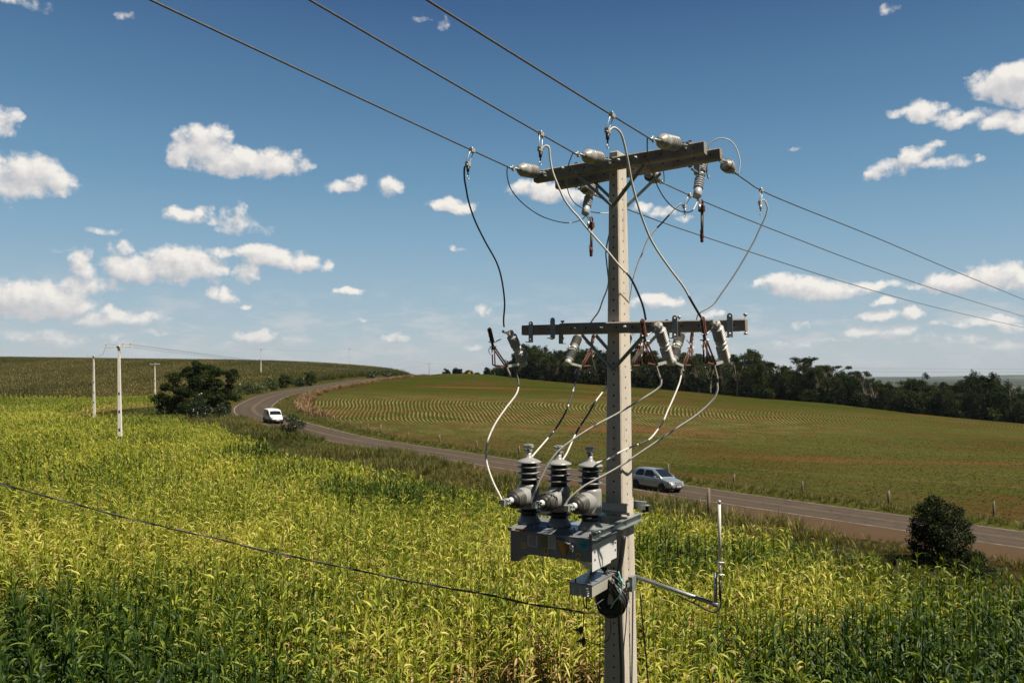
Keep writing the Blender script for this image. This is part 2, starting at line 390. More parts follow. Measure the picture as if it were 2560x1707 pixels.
darkbush = leafmat('dark_bush_leaf', [(0, (.008, .016, .004)), (.5, (.022, .034, .008)), (1, (.060, .075, .020))], .2, inst=False, rough=.6, spec=.15)
drytree = leafmat('dry_tree_leaf', [(0, (.025, .022, .012)), (.5, (.05, .042, .022)), (1, (.09, .072, .04))], .2, inst=False)

# ------------------------------------------------------------------ the land: road line, terrain, road
# centre line of the road: x, y, height relative to the camera, cross fall (rise towards the near side, per metre)
RD = np.array([(70, -14, -8.0, .05), (47.2, 12.5, -7.98, .05), (25.6, 38.2, -7.92, .05), (14.3, 51.9, -7.88, .05), (10.7, 56.6, -7.85, .05), (2.8, 66.1, -7.72, .045), (-6.7, 76.8, -7.4, .04),
  (-18.6, 89.1, -6.9, .03), (-29.6, 104.5, -6.15, .02), (-38, 120, -5.8, .0), (-43.7, 135, -5.4, 0), (-47.5, 150, -5.0, 0),
  (-51, 170, -4.3, 0), (-52.3, 195, -3.45, 0), (-51.5, 225, -2.6, 0), (-49.5, 260, -1.4, 0), (-45, 300, -.4, 0), (-40, 340, -.3, 0), (-35, 380, -2, 0), (-30, 430, -5, 0)])
rp = [Vector(p[:3]) for p in RD]
def cr_np(P, k):
    P = np.vstack([2 * P[0] - P[1], P, 2 * P[-1] - P[-2]]); out = []
    for i in range(1, len(P) - 2):
        a, b, c, d = P[i - 1:i + 3]
        for j in range(k):
            t = j / k; out.append(.5 * (2 * b + (c - a) * t + (2 * a - 5 * b + 4 * c - d) * t * t + (3 * b - a - 3 * c + d) * t ** 3))
    out.append(P[-2]); return np.array(out)
RC = cr_np(RD, 40)
sl = np.concatenate([[0], np.cumsum(np.hypot(*(np.diff(RC[:, :2], axis=0).T)))])
sg = np.arange(0, sl[-1], 1.5)
RC = np.stack([np.interp(sg, sl, RC[:, i]) for i in range(4)], 1)     # every 1.5 m
RT = np.gradient(RC[:, :2], axis=0); RT /= np.linalg.norm(RT, axis=1)[:, None]
RN = np.stack([RT[:, 1], -RT[:, 0]], 1)          # to the right of travel (far / field side)
def road_dist(X, Y):
    """signed distance from the centre line (+ = field side), arc index"""
    X = np.asarray(X, float).ravel(); Y = np.asarray(Y, float).ravel(); D = np.empty_like(X); I = np.empty(len(X), int)
    for a in range(0, len(X), 20000):
        x = X[a:a + 20000, None] - RC[None, :, 0]; y = Y[a:a + 20000, None] - RC[None, :, 1]
        d2 = x * x + y * y; i = d2.argmin(1); r = np.arange(len(i))
        D[a:a + 20000] = x[r, i] * RN[i, 0] + y[r, i] * RN[i, 1]
        far = np.sqrt(d2[r, i]); D[a:a + 20000] = np.sign(D[a:a + 20000]) * np.maximum(np.abs(D[a:a + 20000]), far * .999)
        I[a:a + 20000] = i
    return D, I
def uvY(u, v, Y, dz=0): p = W(u, v, Y); return (p.x, p.y, p.z - CAMZ + dz)
TP = [(-30, 0, -8), (30, 0, -8), (0, 20, -8), (0, -40, -8), (-25, 30, -7.8), (15, 30, -8), (-60, 30, -7.6), (80, 20, -8.6), (60, -60, -8.2), (-90, -40, -7.6),
  (-34.7, 71, -7.15), (-66, 127, -6.6), (-86, 192, -6.6), (-122, 185, -6.7), (-70, 160, -6.3), (-62, 178, -5.6), (-49, 118, -6.1), (-26, 86, -7.1), (-60, 80, -7.1), (-100, 100, -7.2), (-12, 50, -7.8), (0, 45, -7.95),
  (-84, 266, -.9), (-75, 366, 3.0), (-110, 225, -4.6), (-75, 225, -2.6),
  uvY(0, 895, 480, -2), uvY(435, 901, 440, -2), uvY(870, 917, 400, -2), uvY(1000, 925, 370, -2), uvY(-400, 893, 480, -2), (-200, 260, -2.5), (-150, 300, 1.5), (-200, 400, 6.4),
  (-330, 700, 0), (-150, 650, -3), (-60, 560, -6), (-70, 300, .8), (-66, 330, 1.6),
  uvY(1074, 935, 330), uvY(1142, 935, 300), uvY(1210, 936.5, 300), uvY(1295, 945, 290), uvY(1431, 958, 270), uvY(1700, 977, 250), uvY(1883, 995, 235), uvY(2066, 1008, 225), uvY(2248, 1030, 215), uvY(2560, 1059, 205), uvY(2900, 1085, 195),
  (-20, 420, -3), (40, 400, -5), (110, 360, -12), (180, 320, -20), (30, 520, -12), (220, 480, -34),
  (0, 150, -5.3), (0, 105, -6.9), (-25, 150, -5.3), (-20, 200, -3.6), (-15, 260, -1.3), (40, 150, -7.2), (60, 110, -8.6), (30, 90, -8.2), (110, 130, -11), (90, 60, -9.2)]
TP = np.array([tuple(p) for p in TP] + [tuple(r[:3]) for r in RD[::1]], float)
def tps(P, lam=30.0):
    n = len(P); d = np.hypot(P[:, None, 0] - P[None, :, 0], P[:, None, 1] - P[None, :, 1]) / 100
    K = np.where(d > 0, d * d * np.log(d + 1e-12), 0) + np.eye(n) * lam * 1e-4
    Q = np.hstack([np.ones((n, 1)), P[:, :2] / 100]); M = np.block([[K, Q], [Q.T, np.zeros((3, 3))]])
    return np.linalg.solve(M, np.concatenate([P[:, 2], np.zeros(3)]))
TW = tps(TP)
def ground(X, Y, D=None, I=None):
    """height of the ground, world z"""
    X = np.atleast_1d(np.asarray(X, float)); Y = np.atleast_1d(np.asarray(Y, float)); sh = X.shape; X = X.ravel(); Y = Y.ravel(); Z = np.empty_like(X)
    for a in range(0, len(X), 40000):
        x = X[a:a + 40000]; y = Y[a:a + 40000]
        d = np.hypot(x[:, None] - TP[None, :, 0], y[:, None] - TP[None, :, 1]) / 100
        Z[a:a + 40000] = (np.where(d > 0, d * d * np.log(d + 1e-12), 0)) @ TW[:-3] + TW[-3] + TW[-2] * x / 100 + TW[-1] * y / 100
    Z = np.clip(Z, -70, 16)
    if D is None: D, I = road_dist(X, Y)
    rz = RC[I, 2] - RC[I, 3] * np.clip(D, -6, 6)
    b = np.clip((np.abs(D) - 6) / 9, 0, 1); b = b * b * (3 - 2 * b)
    Z = rz * (1 - b) + Z * b
    bw = np.where(D < 0, 3.55 + np.interp(Y, [40, 58, 70, 90, 140, 200], [3.6, 2.8, 1.6, .6, .5, .4]), 4.4)
    Z = Z - .14 * np.clip((bw - np.abs(D)) / .8, 0, 1)       # road bed
    return (Z + CAMZ).reshape(sh)
def gz(x, y): return float(ground([x], [y])[0])

def axis(parts):
    out = []
    for a, b, st in parts: out += list(np.arange(a, b, st))
    return np.array(out + [parts[-1][1]])
gx = axis([(-12000, -1000, 1000), (-1000, -400, 100), (-400, -120, 7), (-120, -70, 2.5), (-70, 60, 1.1), (60, 140, 3), (140, 400, 12), (400, 1000, 60), (1000, 12000, 1000)])
gy = axis([(-1000, -60, 60), (-60, 30, 4), (30, 170, 1.1), (170, 345, 1.8), (345, 560, 6), (560, 1200, 40), (1200, 3000, 200), (3000, 14000, 1000)])
GX, GY = np.meshgrid(gx, gy); D_, I_ = road_dist(GX, GY)
GZ = ground(GX, GY, D_, I_)
far = np.clip((np.hypot(GX, GY) - 520) / 500, 0, 1)
wav = 14 * np.sin(GX / 900 + 1) * np.cos(GY / 1300) + 10 * np.sin(GX / 2100 + GY / 1700)
R_ = np.hypot(GX, GY); farz = CAMZ + np.interp(R_, [500, 1500, 3500, 7000, 9500, 14000], [-32, -65, -60, -22, 2, -120]) + wav * np.clip((R_ - 900) / 3000, 0, 1)
GZ = GZ * (1 - far) + farz * far
dd = np.where(np.abs(D_) < 60, D_, D_)
# crop rows of the planted field follow the road; contour banks cross them
T = GY * .93 + GX * .47 + 6 * np.sin(GX / 28) + 3 * np.sin(GY / 17 + 1)
ALONG = GY
# sowing lines: they run away from the road up the slope, bending to follow it at the bottom and swinging right at the top
yy_ = np.arange(-200, 700, .5); gp_ = np.interp(yy_, [92, 116, 158, 198], [-.82, -.06, .03, .85]); gi_ = np.cumsum(gp_) * .5
def row_coord(X, Y): return (X - (np.interp(Y, yy_, gi_) - np.interp(130, yy_, gi_)) + .9 * np.sin(Y / 21 + X / 33) + .35 * np.sin(Y / 7.3 + X / 19)) / (.40 + .60 * np.clip(Y, 60, 320) / 130)
ROWS = row_coord(GX, GY)
nx, ny = len(gx), len(gy); idx = np.arange(nx * ny).reshape(ny, nx)
Q = np.stack([idx[:-1, :-1], idx[:-1, 1:], idx[1:, 1:], idx[1:, :-1]], -1).reshape(-1, 4)
gm = bpy.data.materials.new('ground'); gm.use_nodes = True; t = NT(gm.node_tree); b = t.n['Principled BSDF']; b.inputs['Roughness'].default_value = 1.0; b.inputs['Specular IOR Level'].default_value = 0.0
pos = t.new('ShaderNodeNewGeometry').outputs['Position']
dist = t.new('ShaderNodeAttribute', attribute_name='road').outputs['Fac']
Tat = t.new('ShaderNodeAttribute', attribute_name='bank').outputs['Fac']
n1 = t.noise(pos, .035, 4, .6); n2 = t.noise(pos, .22, 5, .65); n3 = t.noise(pos, 2.2, 5, .7); n4 = t.noise(pos, 9, 3, .7)
bandi = t.math('DIVIDE', Tat, 34.0)
cell = t.math('FLOOR', bandi); fr = t.math('FRACT', bandi)
wob = t.math('MULTIPLY_ADD', t.noise(pos, .05, 3, .5), 3.0, t.math('MULTIPLY', cell, .37))
rowc = t.new('ShaderNodeAttribute', attribute_name='rows').outputs['Fac']
rowx = t.math('ADD', t.math('DIVIDE', rowc, .66), t.math('MULTIPLY', wob, .6))
row = t.math('MULTIPLY_ADD', t.math('SINE', t.math('MULTIPLY', rowx, 2 * pi)), .5, .5)
green = t.ramp(n3, [(.25, (.018, .042, .005)), (.5, (.034, .070, .008)), (.75, (.070, .105, .018))])
soil = t.ramp(n3, [(.3, (.085, .045, .022)), (.7, (.165, .088, .043))])
straw = t.ramp(n3, [(.3, (.24, .19, .10)), (.7, (.42, .34, .19))])
dens = t.math('MULTIPLY_ADD', n2, 1.3, t.math('MULTIPLY_ADD', n1, 2.0, -1.05), clamp=True)
bandg = t.new('ShaderNodeMapRange', interpolation_type='SMOOTHSTEP', ins={0: t.math('ABSOLUTE', t.math('SUBTRACT', fr, .12)), 1: .03, 2: .14, 3: .95, 4: 0.0}).outputs[0]
greenf = t.math('MAXIMUM', t.math('MULTIPLY_ADD', n4, .5, t.math('MULTIPLY_ADD', dens, 1.0, -.16), clamp=True), bandg)
sv = t.new('ShaderNodeCombineXYZ', ins={0: t.math('MULTIPLY', rowc, 1.3), 1: t.math('MULTIPLY', t.new('ShaderNodeAttribute', attribute_name='along').outputs['Fac'], .16), 2: 0.0}).outputs[0]
stk = t.noise(sv, 1.0, 5, .68)
greenf = t.math('MULTIPLY_ADD', t.math('SUBTRACT', stk, .5), 4.0, greenf, clamp=True)
greenf = t.math('MULTIPLY_ADD', t.math('SUBTRACT', n4, .5), 1.2, greenf, clamp=True)
fieldc = t.mix(greenf, soil, green)
pd = t.new('ShaderNodeVectorMath', operation='MULTIPLY', ins={0: t.new('ShaderNodeVectorMath', operation='SUBTRACT', ins={0: pos, 1: (2, 135, 0)}).outputs[0], 1: (1 / 72, 1 / 56, 0)}).outputs[0]
striped = t.new('ShaderNodeMapRange', interpolation_type='SMOOTHSTEP', ins={0: t.new('ShaderNodeVectorMath', operation='LENGTH', ins={0: pd}).outputs['Value'], 1: .55, 2: 1.1, 3: 1.0, 4: 0.0}).outputs[0]
ydist = t.new('ShaderNodeMapRange', interpolation_type='SMOOTHSTEP', ins={0: t.new('ShaderNodeSeparateXYZ', ins={0: pos}).outputs[1], 1: 165.0, 2: 225.0, 3: 1.0, 4: .12}).outputs[0]
row = t.math('MULTIPLY', row, ydist)
greenf = t.math('MULTIPLY', greenf, t.math('MULTIPLY_ADD', striped, -.40, 1.0))
strawf = t.math('MULTIPLY', t.math('POWER', row, 2.2), t.new('ShaderNodeMapRange', interpolation_type='SMOOTHSTEP', ins={0: t.math('ADD', n1, t.math('MULTIPLY', n2, .35)), 1: .52, 2: .80, 3: .10, 4: .45}).outputs[0])
strawf = t.math('MAXIMUM', strawf, t.math('MULTIPLY', t.math('MULTIPLY', striped, t.math('POWER', row, 2.6)), t.math('MULTIPLY', t.math('MULTIPLY_ADD', n2, 3.6, -1.15, clamp=True), t.math('MULTIPLY_ADD', n4, 1.5, .15)), clamp=True))
fieldc = t.mix(strawf, fieldc, straw)
fieldc = t.mix(t.new('ShaderNodeMapRange', ins={0: stk, 1: .60, 2: .70, 3: 0.0, 4: .35}).outputs[0], fieldc, straw)
fieldc = t.mix(t.new('ShaderNodeMapRange', ins={0: n4, 1: .30, 2: .52, 3: .7, 4: 0.0}).outputs[0], fieldc, (.014, .015, .004))
fieldc = t.mix(1.0, (0, 0, 0), fieldc)
fs_ = t.new('ShaderNodeMix', data_type='RGBA', blend_type='MULTIPLY'); fs_.inputs[0].default_value = 1.0; t.l.new(fieldc, fs_.inputs[6]); fs_.inputs[7].default_value = (.74, .70, .60, 1); fieldc = fs_.outputs[2]
line = t.new('ShaderNodeMapRange', ins={0: t.math('ABSOLUTE', t.math('SUBTRACT', fr, .21)), 1: .0, 2: .012, 3: .5, 4: 0.0}).outputs[0]
fieldc = t.mix(t.math('MULTIPLY', line, n3), fieldc, (.20, .16, .07))
redf = t.new('ShaderNodeMapRange', interpolation_type='SMOOTHSTEP', ins={0: t.noise(t.new('ShaderNodeVectorMath', operation='MULTIPLY', ins={0: pos, 1: (.5, 1.6, 1)}).outputs[0], .045, 4, .6), 1: .55, 2: .68, 3: 0.0, 4: .8}).outputs[0]
fieldc = t.mix(redf, fieldc, t.mix(n3, (.105, .042, .018), (.14, .068, .030)))
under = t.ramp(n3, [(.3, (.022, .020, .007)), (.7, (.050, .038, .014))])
verge = t.ramp(n3, [(.3, (.035, .045, .009)), (.7, (.085, .085, .020))])
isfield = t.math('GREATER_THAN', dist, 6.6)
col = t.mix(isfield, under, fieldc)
nearroad = t.math('LESS_THAN', t.math('ABSOLUTE', dist), 7.2)
col = t.mix(nearroad, col, verge)
farm = t.new('ShaderNodeMapRange', ins={0: t.new('ShaderNodeVectorMath', operation='LENGTH', ins={0: pos}).outputs['Value'], 1: 600.0, 2: 900.0}).outputs[0]
fl = t.noise(t.new('ShaderNodeVectorMath', operation='MULTIPLY', ins={0: pos, 1: (1, .35, 0)}).outputs[0], .0022, 4, .55)
farc = t.ramp(fl, [(.40, (.012, .022, .010)), (.52, (.025, .038, .015)), (.58, (.07, .075, .035)), (.66, (.11, .09, .05))])
col = t.mix(farm, col, farc)
t.l.new(col, b.inputs['Base Color'])
hgt = t.math('ADD', t.math('MULTIPLY', n4, .6), t.math('MULTIPLY', t.math('MULTIPLY', row, isfield), .5))
bp = t.new('ShaderNodeBump', ins={'Strength': .8, 'Distance': .15, 'Height': hgt}); t.l.new(bp.outputs[0], b.inputs['Normal'])
V = np.stack([GX.ravel(), GY.ravel(), GZ.ravel()], 1)
me = np_mesh('ground', V, Q, [gm], {'road': ('POINT', dd.ravel()), 'bank': ('POINT', T.ravel()), 'along': ('POINT', ALONG.ravel()), 'rows': ('POINT', ROWS.ravel())}, smooth=True)
go_ = bpy.data.objects.new('ground', me); COL.objects.link(go_); tag(go_, kind='structure')

# road ribbon with shoulders and painted lines
def ribbon(name, offs, lift, mat, i0=0, i1=None, i_off=None, kind='structure', dip=None):
    i1 = i1 or len(RC); ii = np.arange(i0, i1); Vs = []
    for k_, o in enumerate(offs):
        oo = o(ii) if callable(o) else np.full(len(ii), o)
        xy = RC[ii, :2] + RN[ii] * oo[:, None]; z = RC[ii, 2] - RC[ii, 3] * oo + CAMZ + lift - (.05 if abs(np.mean(oo)) > 3.6 and lift < .005 else 0)
        if dip is not None and k_ == 0: z = z - dip
        Vs.append(np.column_stack([xy, z]))
    Vs = np.stack(Vs, 1); n, k = Vs.shape[:2]; id_ = np.arange(n * k).reshape(n, k)
    Qs = np.stack([id_[:-1, :-1], id_[:-1, 1:], id_[1:, 1:], id_[1:, :-1]], -1).reshape(-1, 4)
    OFF = np.stack([(o(ii) if callable(o) else np.full(len(ii), o)) for o in offs], 1); me = np_mesh(name, Vs.reshape(-1, 3), Qs[:, ::-1], [mat], {'off': ('POINT', OFF.ravel())}, smooth=True); o = bpy.data.objects.new(name, me); COL.objects.link(o); tag(o, kind=kind); return o
asph = bpy.data.materials.new('asphalt'); asph.use_nodes = True; t = NT(asph.node_tree); b = t.n['Principled BSDF']; b.inputs['Roughness'].default_value = .9; b.inputs['Specular IOR Level'].default_value = .12
ps = t.new('ShaderNodeNewGeometry').outputs['Position']
c = t.mix(t.noise(ps, .35, 5, .6), (.074, .054, .036), (.058, .043, .030)); c = t.mix(t.math('MULTIPLY', t.noise(ps, 14, 4, .7), .5), c, (.092, .072, .054)); of = t.math('ABSOLUTE', t.new('ShaderNodeAttribute', attribute_name='off').outputs['Fac'])
wp = t.math('MINIMUM', t.math('ABSOLUTE', t.math('SUBTRACT', of, .85)), t.math('ABSOLUTE', t.math('SUBTRACT', of, 2.35)))
wpf = t.new('ShaderNodeMapRange', interpolation_type='SMOOTHSTEP', ins={0: wp, 1: .10, 2: .55, 3: .42, 4: 0.0}).outputs[0]
c = t.mix(t.math('MULTIPLY', wpf, t.noise(ps, .6, 3, .6)), c, (.034, .027, .022))
pat = t.new('ShaderNodeMapRange', ins={0: t.noise(ps, .11, 4, .7), 1: .56, 2: .60, 3: 0.0, 4: .35}).outputs[0]; c = t.mix(pat, c, (.095, .074, .056))
vor = t.new('ShaderNodeTexVoronoi', feature='DISTANCE_TO_EDGE', ins={'Vector': t.new('ShaderNodeVectorMath', operation='ADD', ins={0: ps, 1: t.new('ShaderNodeTexNoise', ins={'Vector': ps, 'Scale': 1.4}).outputs['Color']}).outputs[0], 'Scale': .45})
c = t.mix(t.new('ShaderNodeMapRange', ins={0: vor.outputs['Distance'], 1: .0, 2: .022, 3: .7, 4: 0.0}).outputs[0], c, (.022, .018, .014))
t.l.new(c, b.inputs['Base Color'])
bp = t.new('ShaderNodeBump', ins={'Strength': .3, 'Distance': .01, 'Height': t.noise(ps, 60, 3, .6)}); t.l.new(bp.outputs[0], b.inputs['Normal'])
grav = bpy.data.materials.new('shoulder_gravel'); grav.use_nodes = True; t = NT(grav.node_tree); b = t.n['Principled BSDF']; b.inputs['Roughness'].default_value = 1; b.inputs['Specular IOR Level'].default_value = .0
ps = t.new('ShaderNodeNewGeometry').outputs['Position']
c = t.mix(t.noise(ps, .5, 5, .7), (.090, .068, .043), (.070, .051, .031)); c = t.mix(t.math('MULTIPLY', t.noise(ps, 7, 4, .7), .7), c, (.078, .042, .027)); t.l.new(c, b.inputs['Base Color'])
def paint(name, colr):
    m = bpy.data.materials.new(name); m.use_nodes = True; t = NT(m.node_tree); b = t.n['Principled BSDF']; b.inputs['Roughness'].default_value = .8
    ps = t.new('ShaderNodeNewGeometry').outputs['Position']; f = t.new('ShaderNodeMapRange', ins={0: t.noise(ps, 1.6, 6, .75), 1: .40, 2: .62}).outputs[0]
    t.l.new(t.mix(f, colr, (.085, .066, .05)), b.inputs['Base Color']); return m
wpaint = paint('white_road_paint', (.30, .26, .20)); ypaint = paint('yellow_road_paint', (.17, .115, .055))
arc = lambda y: int(np.abs(RC[:, 1] - y).argmin())
ribbon('road', [-3.35, -1.7, 0, 1.7, 3.35], 0.0, asph)
sh = lambda ii: -3.35 - np.interp(RC[ii, 1], [40, 58, 70, 90, 140, 200], [3.6, 2.8, 1.6, .5, .4, .3])
ribbon('road_shoulder', [lambda ii: sh(ii) - .5, sh, lambda ii: np.maximum(sh(ii) + .02, -5.0), -3.35], .012, grav, dip=.16)
ribbon('road_edge_line', [-3.06, -2.93], .005, wpaint); ribbon('road_edge_line', [2.93, 3.06], .005, wpaint)
ribbon('road_centre_line', [-.20, -.09], .005, ypaint); ribbon('road_centre_line', [.09, .20], .005, ypaint)

# ------------------------------------------------------------------ the big pole and its arms
Zv = Vector((0, 0, 1))
wn = lambda z: .118 + .0225 * (1.59 - z)      # width seen on the left face
wd = lambda z: .24 + .0255 * (1.59 - z)       # width seen on the right face
base_z = gz(PC.x, PC.y) - CAMZ
pole = thing('utility_pole', (PC.x, PC.y, base_z + CAMZ), 'tall foreground concrete pole with two pairs of crossarms', 'power pole')
O = pole.location
b = MB(O); ztop = 2.30
lv = [(base_z - .3), -3.2, 0, ztop - .012, ztop]
ch = .012
rows = []
for z in lv:
    a_, d_ = wn(z) / 2, wd(z) / 2
    if z == ztop: a_ -= .01; d_ -= .01
    rows.append([L(x, y, z) for x, y in ((-a_ + ch, -d_), (a_ - ch, -d_), (a_, -d_ + ch), (a_, d_ - ch), (a_ - ch, d_), (-a_ + ch, d_), (-a_, d_ - ch), (-a_, -d_ + ch))])
vs = [p for r in rows for p in r]; fs = [(i * 8 + j, i * 8 + (j + 1) % 8, (i + 1) * 8 + (j + 1) % 8, (i + 1) * 8 + j) for i in range(len(lv) - 1) for j in range(8)]
fs += [tuple(range(8))[::-1], tuple(range(len(vs) - 8, len(vs)))]
b.add(vs, fs, concrete, False)
z = 2.16
while z > base_z + .5:
    dd_ = .004
    for c, nn in ((L(0, wd(z) / 2, z), N), (L(wn(z) / 2, .02, z - .03), A), (L(-wn(z) / 2, .02, z - .03), -A), (L(0, -wd(z) / 2, z), -N)):
        b.lathe([(-.01, .0105), (.0015, .0105)], c, nn, 8, hole)
    z -= .107
b.build('shaft', None, pole)
# chips and stains of the lit corner are in the concrete material; thin chipped notches
def arm(s0, s1, t, z0, z1, name='crossarm', h=.110, w_=.10, mat=armcrete):
    p0, p1 = L(s0, t, z0), L(s1, t, z1); ax = (p1 - p0) / 2; n = N * w_ / 2; up = ax.normalized().cross(N); up = up * (h / 2) * (1 if up.z > 0 else -1)
    b = MB(O); b.cbox((p0 + p1) / 2, ax, n, up, .012, mat)
    # moulded bolt holes
    for k in range(-5, 6):
        q = (p0 + p1) / 2 + ax * (k / 5.6); b.lathe([(-.002, .009), (.0016, .009)], q + n, N, 8, hole)
    return b.build(name, None, pole)
UF, UB, LF, LB = .26, -.24, .20, -.19
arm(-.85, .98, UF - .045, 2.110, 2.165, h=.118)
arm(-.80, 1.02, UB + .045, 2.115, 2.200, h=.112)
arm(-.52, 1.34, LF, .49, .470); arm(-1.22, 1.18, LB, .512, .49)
def bolt(p, d, r=.011, l=.03, mat=galv, par=None):
    b = MB(O); b.lathe([(0, .02), (.004, .02), (.004, r * 1.45), (l * .6, r * 1.45), (l * .6, r * .7), (l + .01, r * .7)], p, d, 6, mat); return b.build('bolt', None, par or pole)
for s_ in (-.36, -.08, .17): bolt(L(s_, LF + .045, .485), N, l=.05)
for s_ in (-.50, .12, .30): bolt(L(s_, UF + .0, 2.15), N, l=.05)
def flat(b, p0, p1, w_, th, nrm, mat):
    p0, p1 = Vector(p0), Vector(p1); d = (p1 - p0) / 2; nrm = Vector(nrm); sd_ = d.cross(nrm).normalized()
    b.box((p0 + p1) / 2, d, sd_ * w_ / 2, nrm.normalized() * th / 2, mat)
# flat steel braces under the arms
for t0, zt, za, sl_, sr_ in ((UF - .02, 2.12, 1.72, -.36, .38), (UB + .02, 2.13, 1.74, -.36, .38), (LF - .02, .46, .06, -.33, .36), (LB + .02, .47, .08, -.33, .36)):
    for s_ in (sl_, sr_):
        b = MB(O); sg_ = 1 if t0 > 0 else -1
        flat(b, L(0, sg_ * (wd(za) / 2 + .02), za), L(s_, t0 + sg_ * .0, zt - .04), .032, .006, N, galv)
        flat(b, L(0, sg_ * (wd(za) / 2 + .036), za) + Zv * .013, L(s_, t0 + sg_ * .016, zt - .04) + Zv * .013, .006, .034, N, galv)
        b.build('brace', None, pole)
    bolt(L(0, (1 if t0 > 0 else -1) * (wd(za) / 2 + .03), za), N * (1 if t0 > 0 else -1))
for za in (.06, -.02):
    pass
# steel bands with small bolts round the pole
def band(z, h, proud=.006, mat=galv, name='band'):
    a_, d_ = wn(z) / 2 + proud, wd(z) / 2 + proud; b = MB(O)
    for c, ax, ay in ((L(0, d_, z), A * a_, N * .003), (L(0, -d_, z), A * a_, N * .003), (L(a_, 0, z), N * d_, A * .003), (L(-a_, 0, z), N * d_, A * .003)):
        b.box(c, ax, ay, Zv * h / 2, mat)
    return b.build(name, None, pole)
# hanger straps on the arms (flat galvanised plates with two bolts)
def hanger(s_, t, z, h, d=1, name='hanger'):
    b = MB(O); b.box(L(s_, t + d * .008, z), A * .026, N * .005, Zv * h / 2, galv)
    b.lathe([(-.004, .026), (.004, .026)], L(s_, t + d * .008, z + h / 2), N, 14, galv)
    for dz in (h / 2 - .005, -h / 2 + .035): b.lathe([(0, .012), (.012, .012), (.012, .007), (.02, .007)], L(s_, t + d * .014, z + dz), N * d, 6, alu)
    b.box(L(s_, t + d * .05, z - h / 2 + .004), A * .02, N * .05, Zv * .004, galv)
    return b.build(name, None, pole)
hanger(1.201, LF + .045, .455, .20); hanger(.677, LF + .045, .455, .20); hanger(-1.10, LB + .045, .475, .21); hanger(-.72, LF - .13, .495, .20)
for s_ in (-.78, -.17, .43): hanger(s_, LB - .045, .455, .20, -1)
for s_ in (-.86, -.73, .58, 1.24): 
    b = MB(O); b.tube([L(s_, LB + .01, .60), L(s_, LB + .01, .40)], .008, 6, galv); b.lathe([(0, .02), (.02, .02)], L(s_, LB + .01, .585), Zv, 8, galv); b.lathe([(0, .018), (.02, .018)], L(s_, LB + .01, .40), Zv, 8, galv); b.build('threaded_rod', None, pole)

# ------------------------------------------------------------------ strain insulators, line wires
dR = Vector((.655, .755, 0)).normalized()
def strain(p_arm, p_wire, label):
    """shackle at the arm, ribbed grey body, forged eye towards the wire"""
    p_arm, p_wire = Vector(p_arm), Vector(p_wire); d = (p_wire - p_arm); ln = d.length; d.normalize()
    t = thing('strain_insulator', p_arm, label, 'insulator', 'strain insulators on the top crossarms')
    r = .069; x, y, _ = ortho(d)
    a = ln * .29; e = ln * .75; prof = [(a, .030), (a + .02, .045)]
    n = 5; st = (e - a - .17) / n
    for k in range(n):
        q = a + .03 + k * st; prof += [(q, .044), (q + st * .40, .044), (q + st * .48, r), (q + st * .82, r), (q + st * .9, .046)]
    q = a + .03 + n * st; prof += [(q, r * .97), (q + .02, r), (q + .05, r * .99), (e - .05, .055), (e - .045, .048), (e - .02, .042), (e, .026), (e + .005, .01)]
    b = MB(p_arm); b.lathe(prof, p_arm, d, 26, porc)
    for k in range(n): b.lathe([(a + .032 + k * st, .05), (a + .034 + k * st, r * .985), (a + .03 + (k + .44) * st, r * .985), (a + .03 + (k + .46) * st, .05)], p_arm, d, 26, groove_shade)
    b.build('body', None, t)
    b = MB(p_arm); b.tube([p_arm + d * (e - .02), p_arm + d * (ln - .10)], .013, 8, galv); b.ring(p_arm + d * (ln - .075), x, .022, .009, 12, galv)
    b.tube([p_arm + d * (ln - .07), p_arm + d * (ln)], [.018, .009], 8, galv); b.build('wire_clamp', None, t)
    b = MB(p_arm); b.box(p_arm + d * .03, d * .035, x * .006, y * .03, galv); b.tube([p_arm + d * .05 + x * .03, p_arm + d * .05 - x * .03], .009, 6, galv)
    b.tube([p_arm + d * .05 + x * .026, p_arm + d * (a - .01) + x * .012], .007, 6, galv); b.tube([p_arm + d * .05 - x * .026, p_arm + d * (a - .01) - x * .012], .007, 6, galv)
    b.box(p_arm - d * .03 + Zv * .03, d * .06, x * .03, Zv * .004, galv); b.build('shackle', None, t)
    return t
F_arm = [(-.70, UF + .01), (.027, UF + .01), (.809, UF + .01)]
F_end = [(1273, 419), (1437, 384), (1625, 347)]
F_out = [(376, 0), (774, 0), (1067, 0)]
LR = ['leftmost', 'middle', 'rightmost']
def line_wire(pts, r, label, name='power_line'):
    b = MB(pts[0]); b.tube(pts, r, 6, wirem); o = b.build(name, None); tag(o, label, 'wire', 'power line wires reaching the foreground pole'); return o
FW, RW = [], []
for i, (s_, t_) in enumerate(F_arm):
    zarm = 2.165 + .045 * (s_ - .0) / .9 - .0
    e = PS(*F_end[i], s_); pa = L(s_, t_, zarm - .01)
    strain(pa, e, '%s of the three grey insulators pulling up left from the top crossarm' % LR[i])
    q = PS(*F_out[i], s_); d = (q - e); pts = []
    for k in range(41):
        u = k / 40 * (22 / d.length) if True else 0
        p = e + d * u; p.z -= .0
        p.z += .0009 * (u * d.length) ** 2 - .0009 * u * d.length * d.length
        pts.append(p)
    FW.append(pts); line_wire(pts, .0068, '%s of the three bare wires running up to the top edge' % LR[i])
R_arm = [(1800, 398), (1603, 424), (1443, 453)]
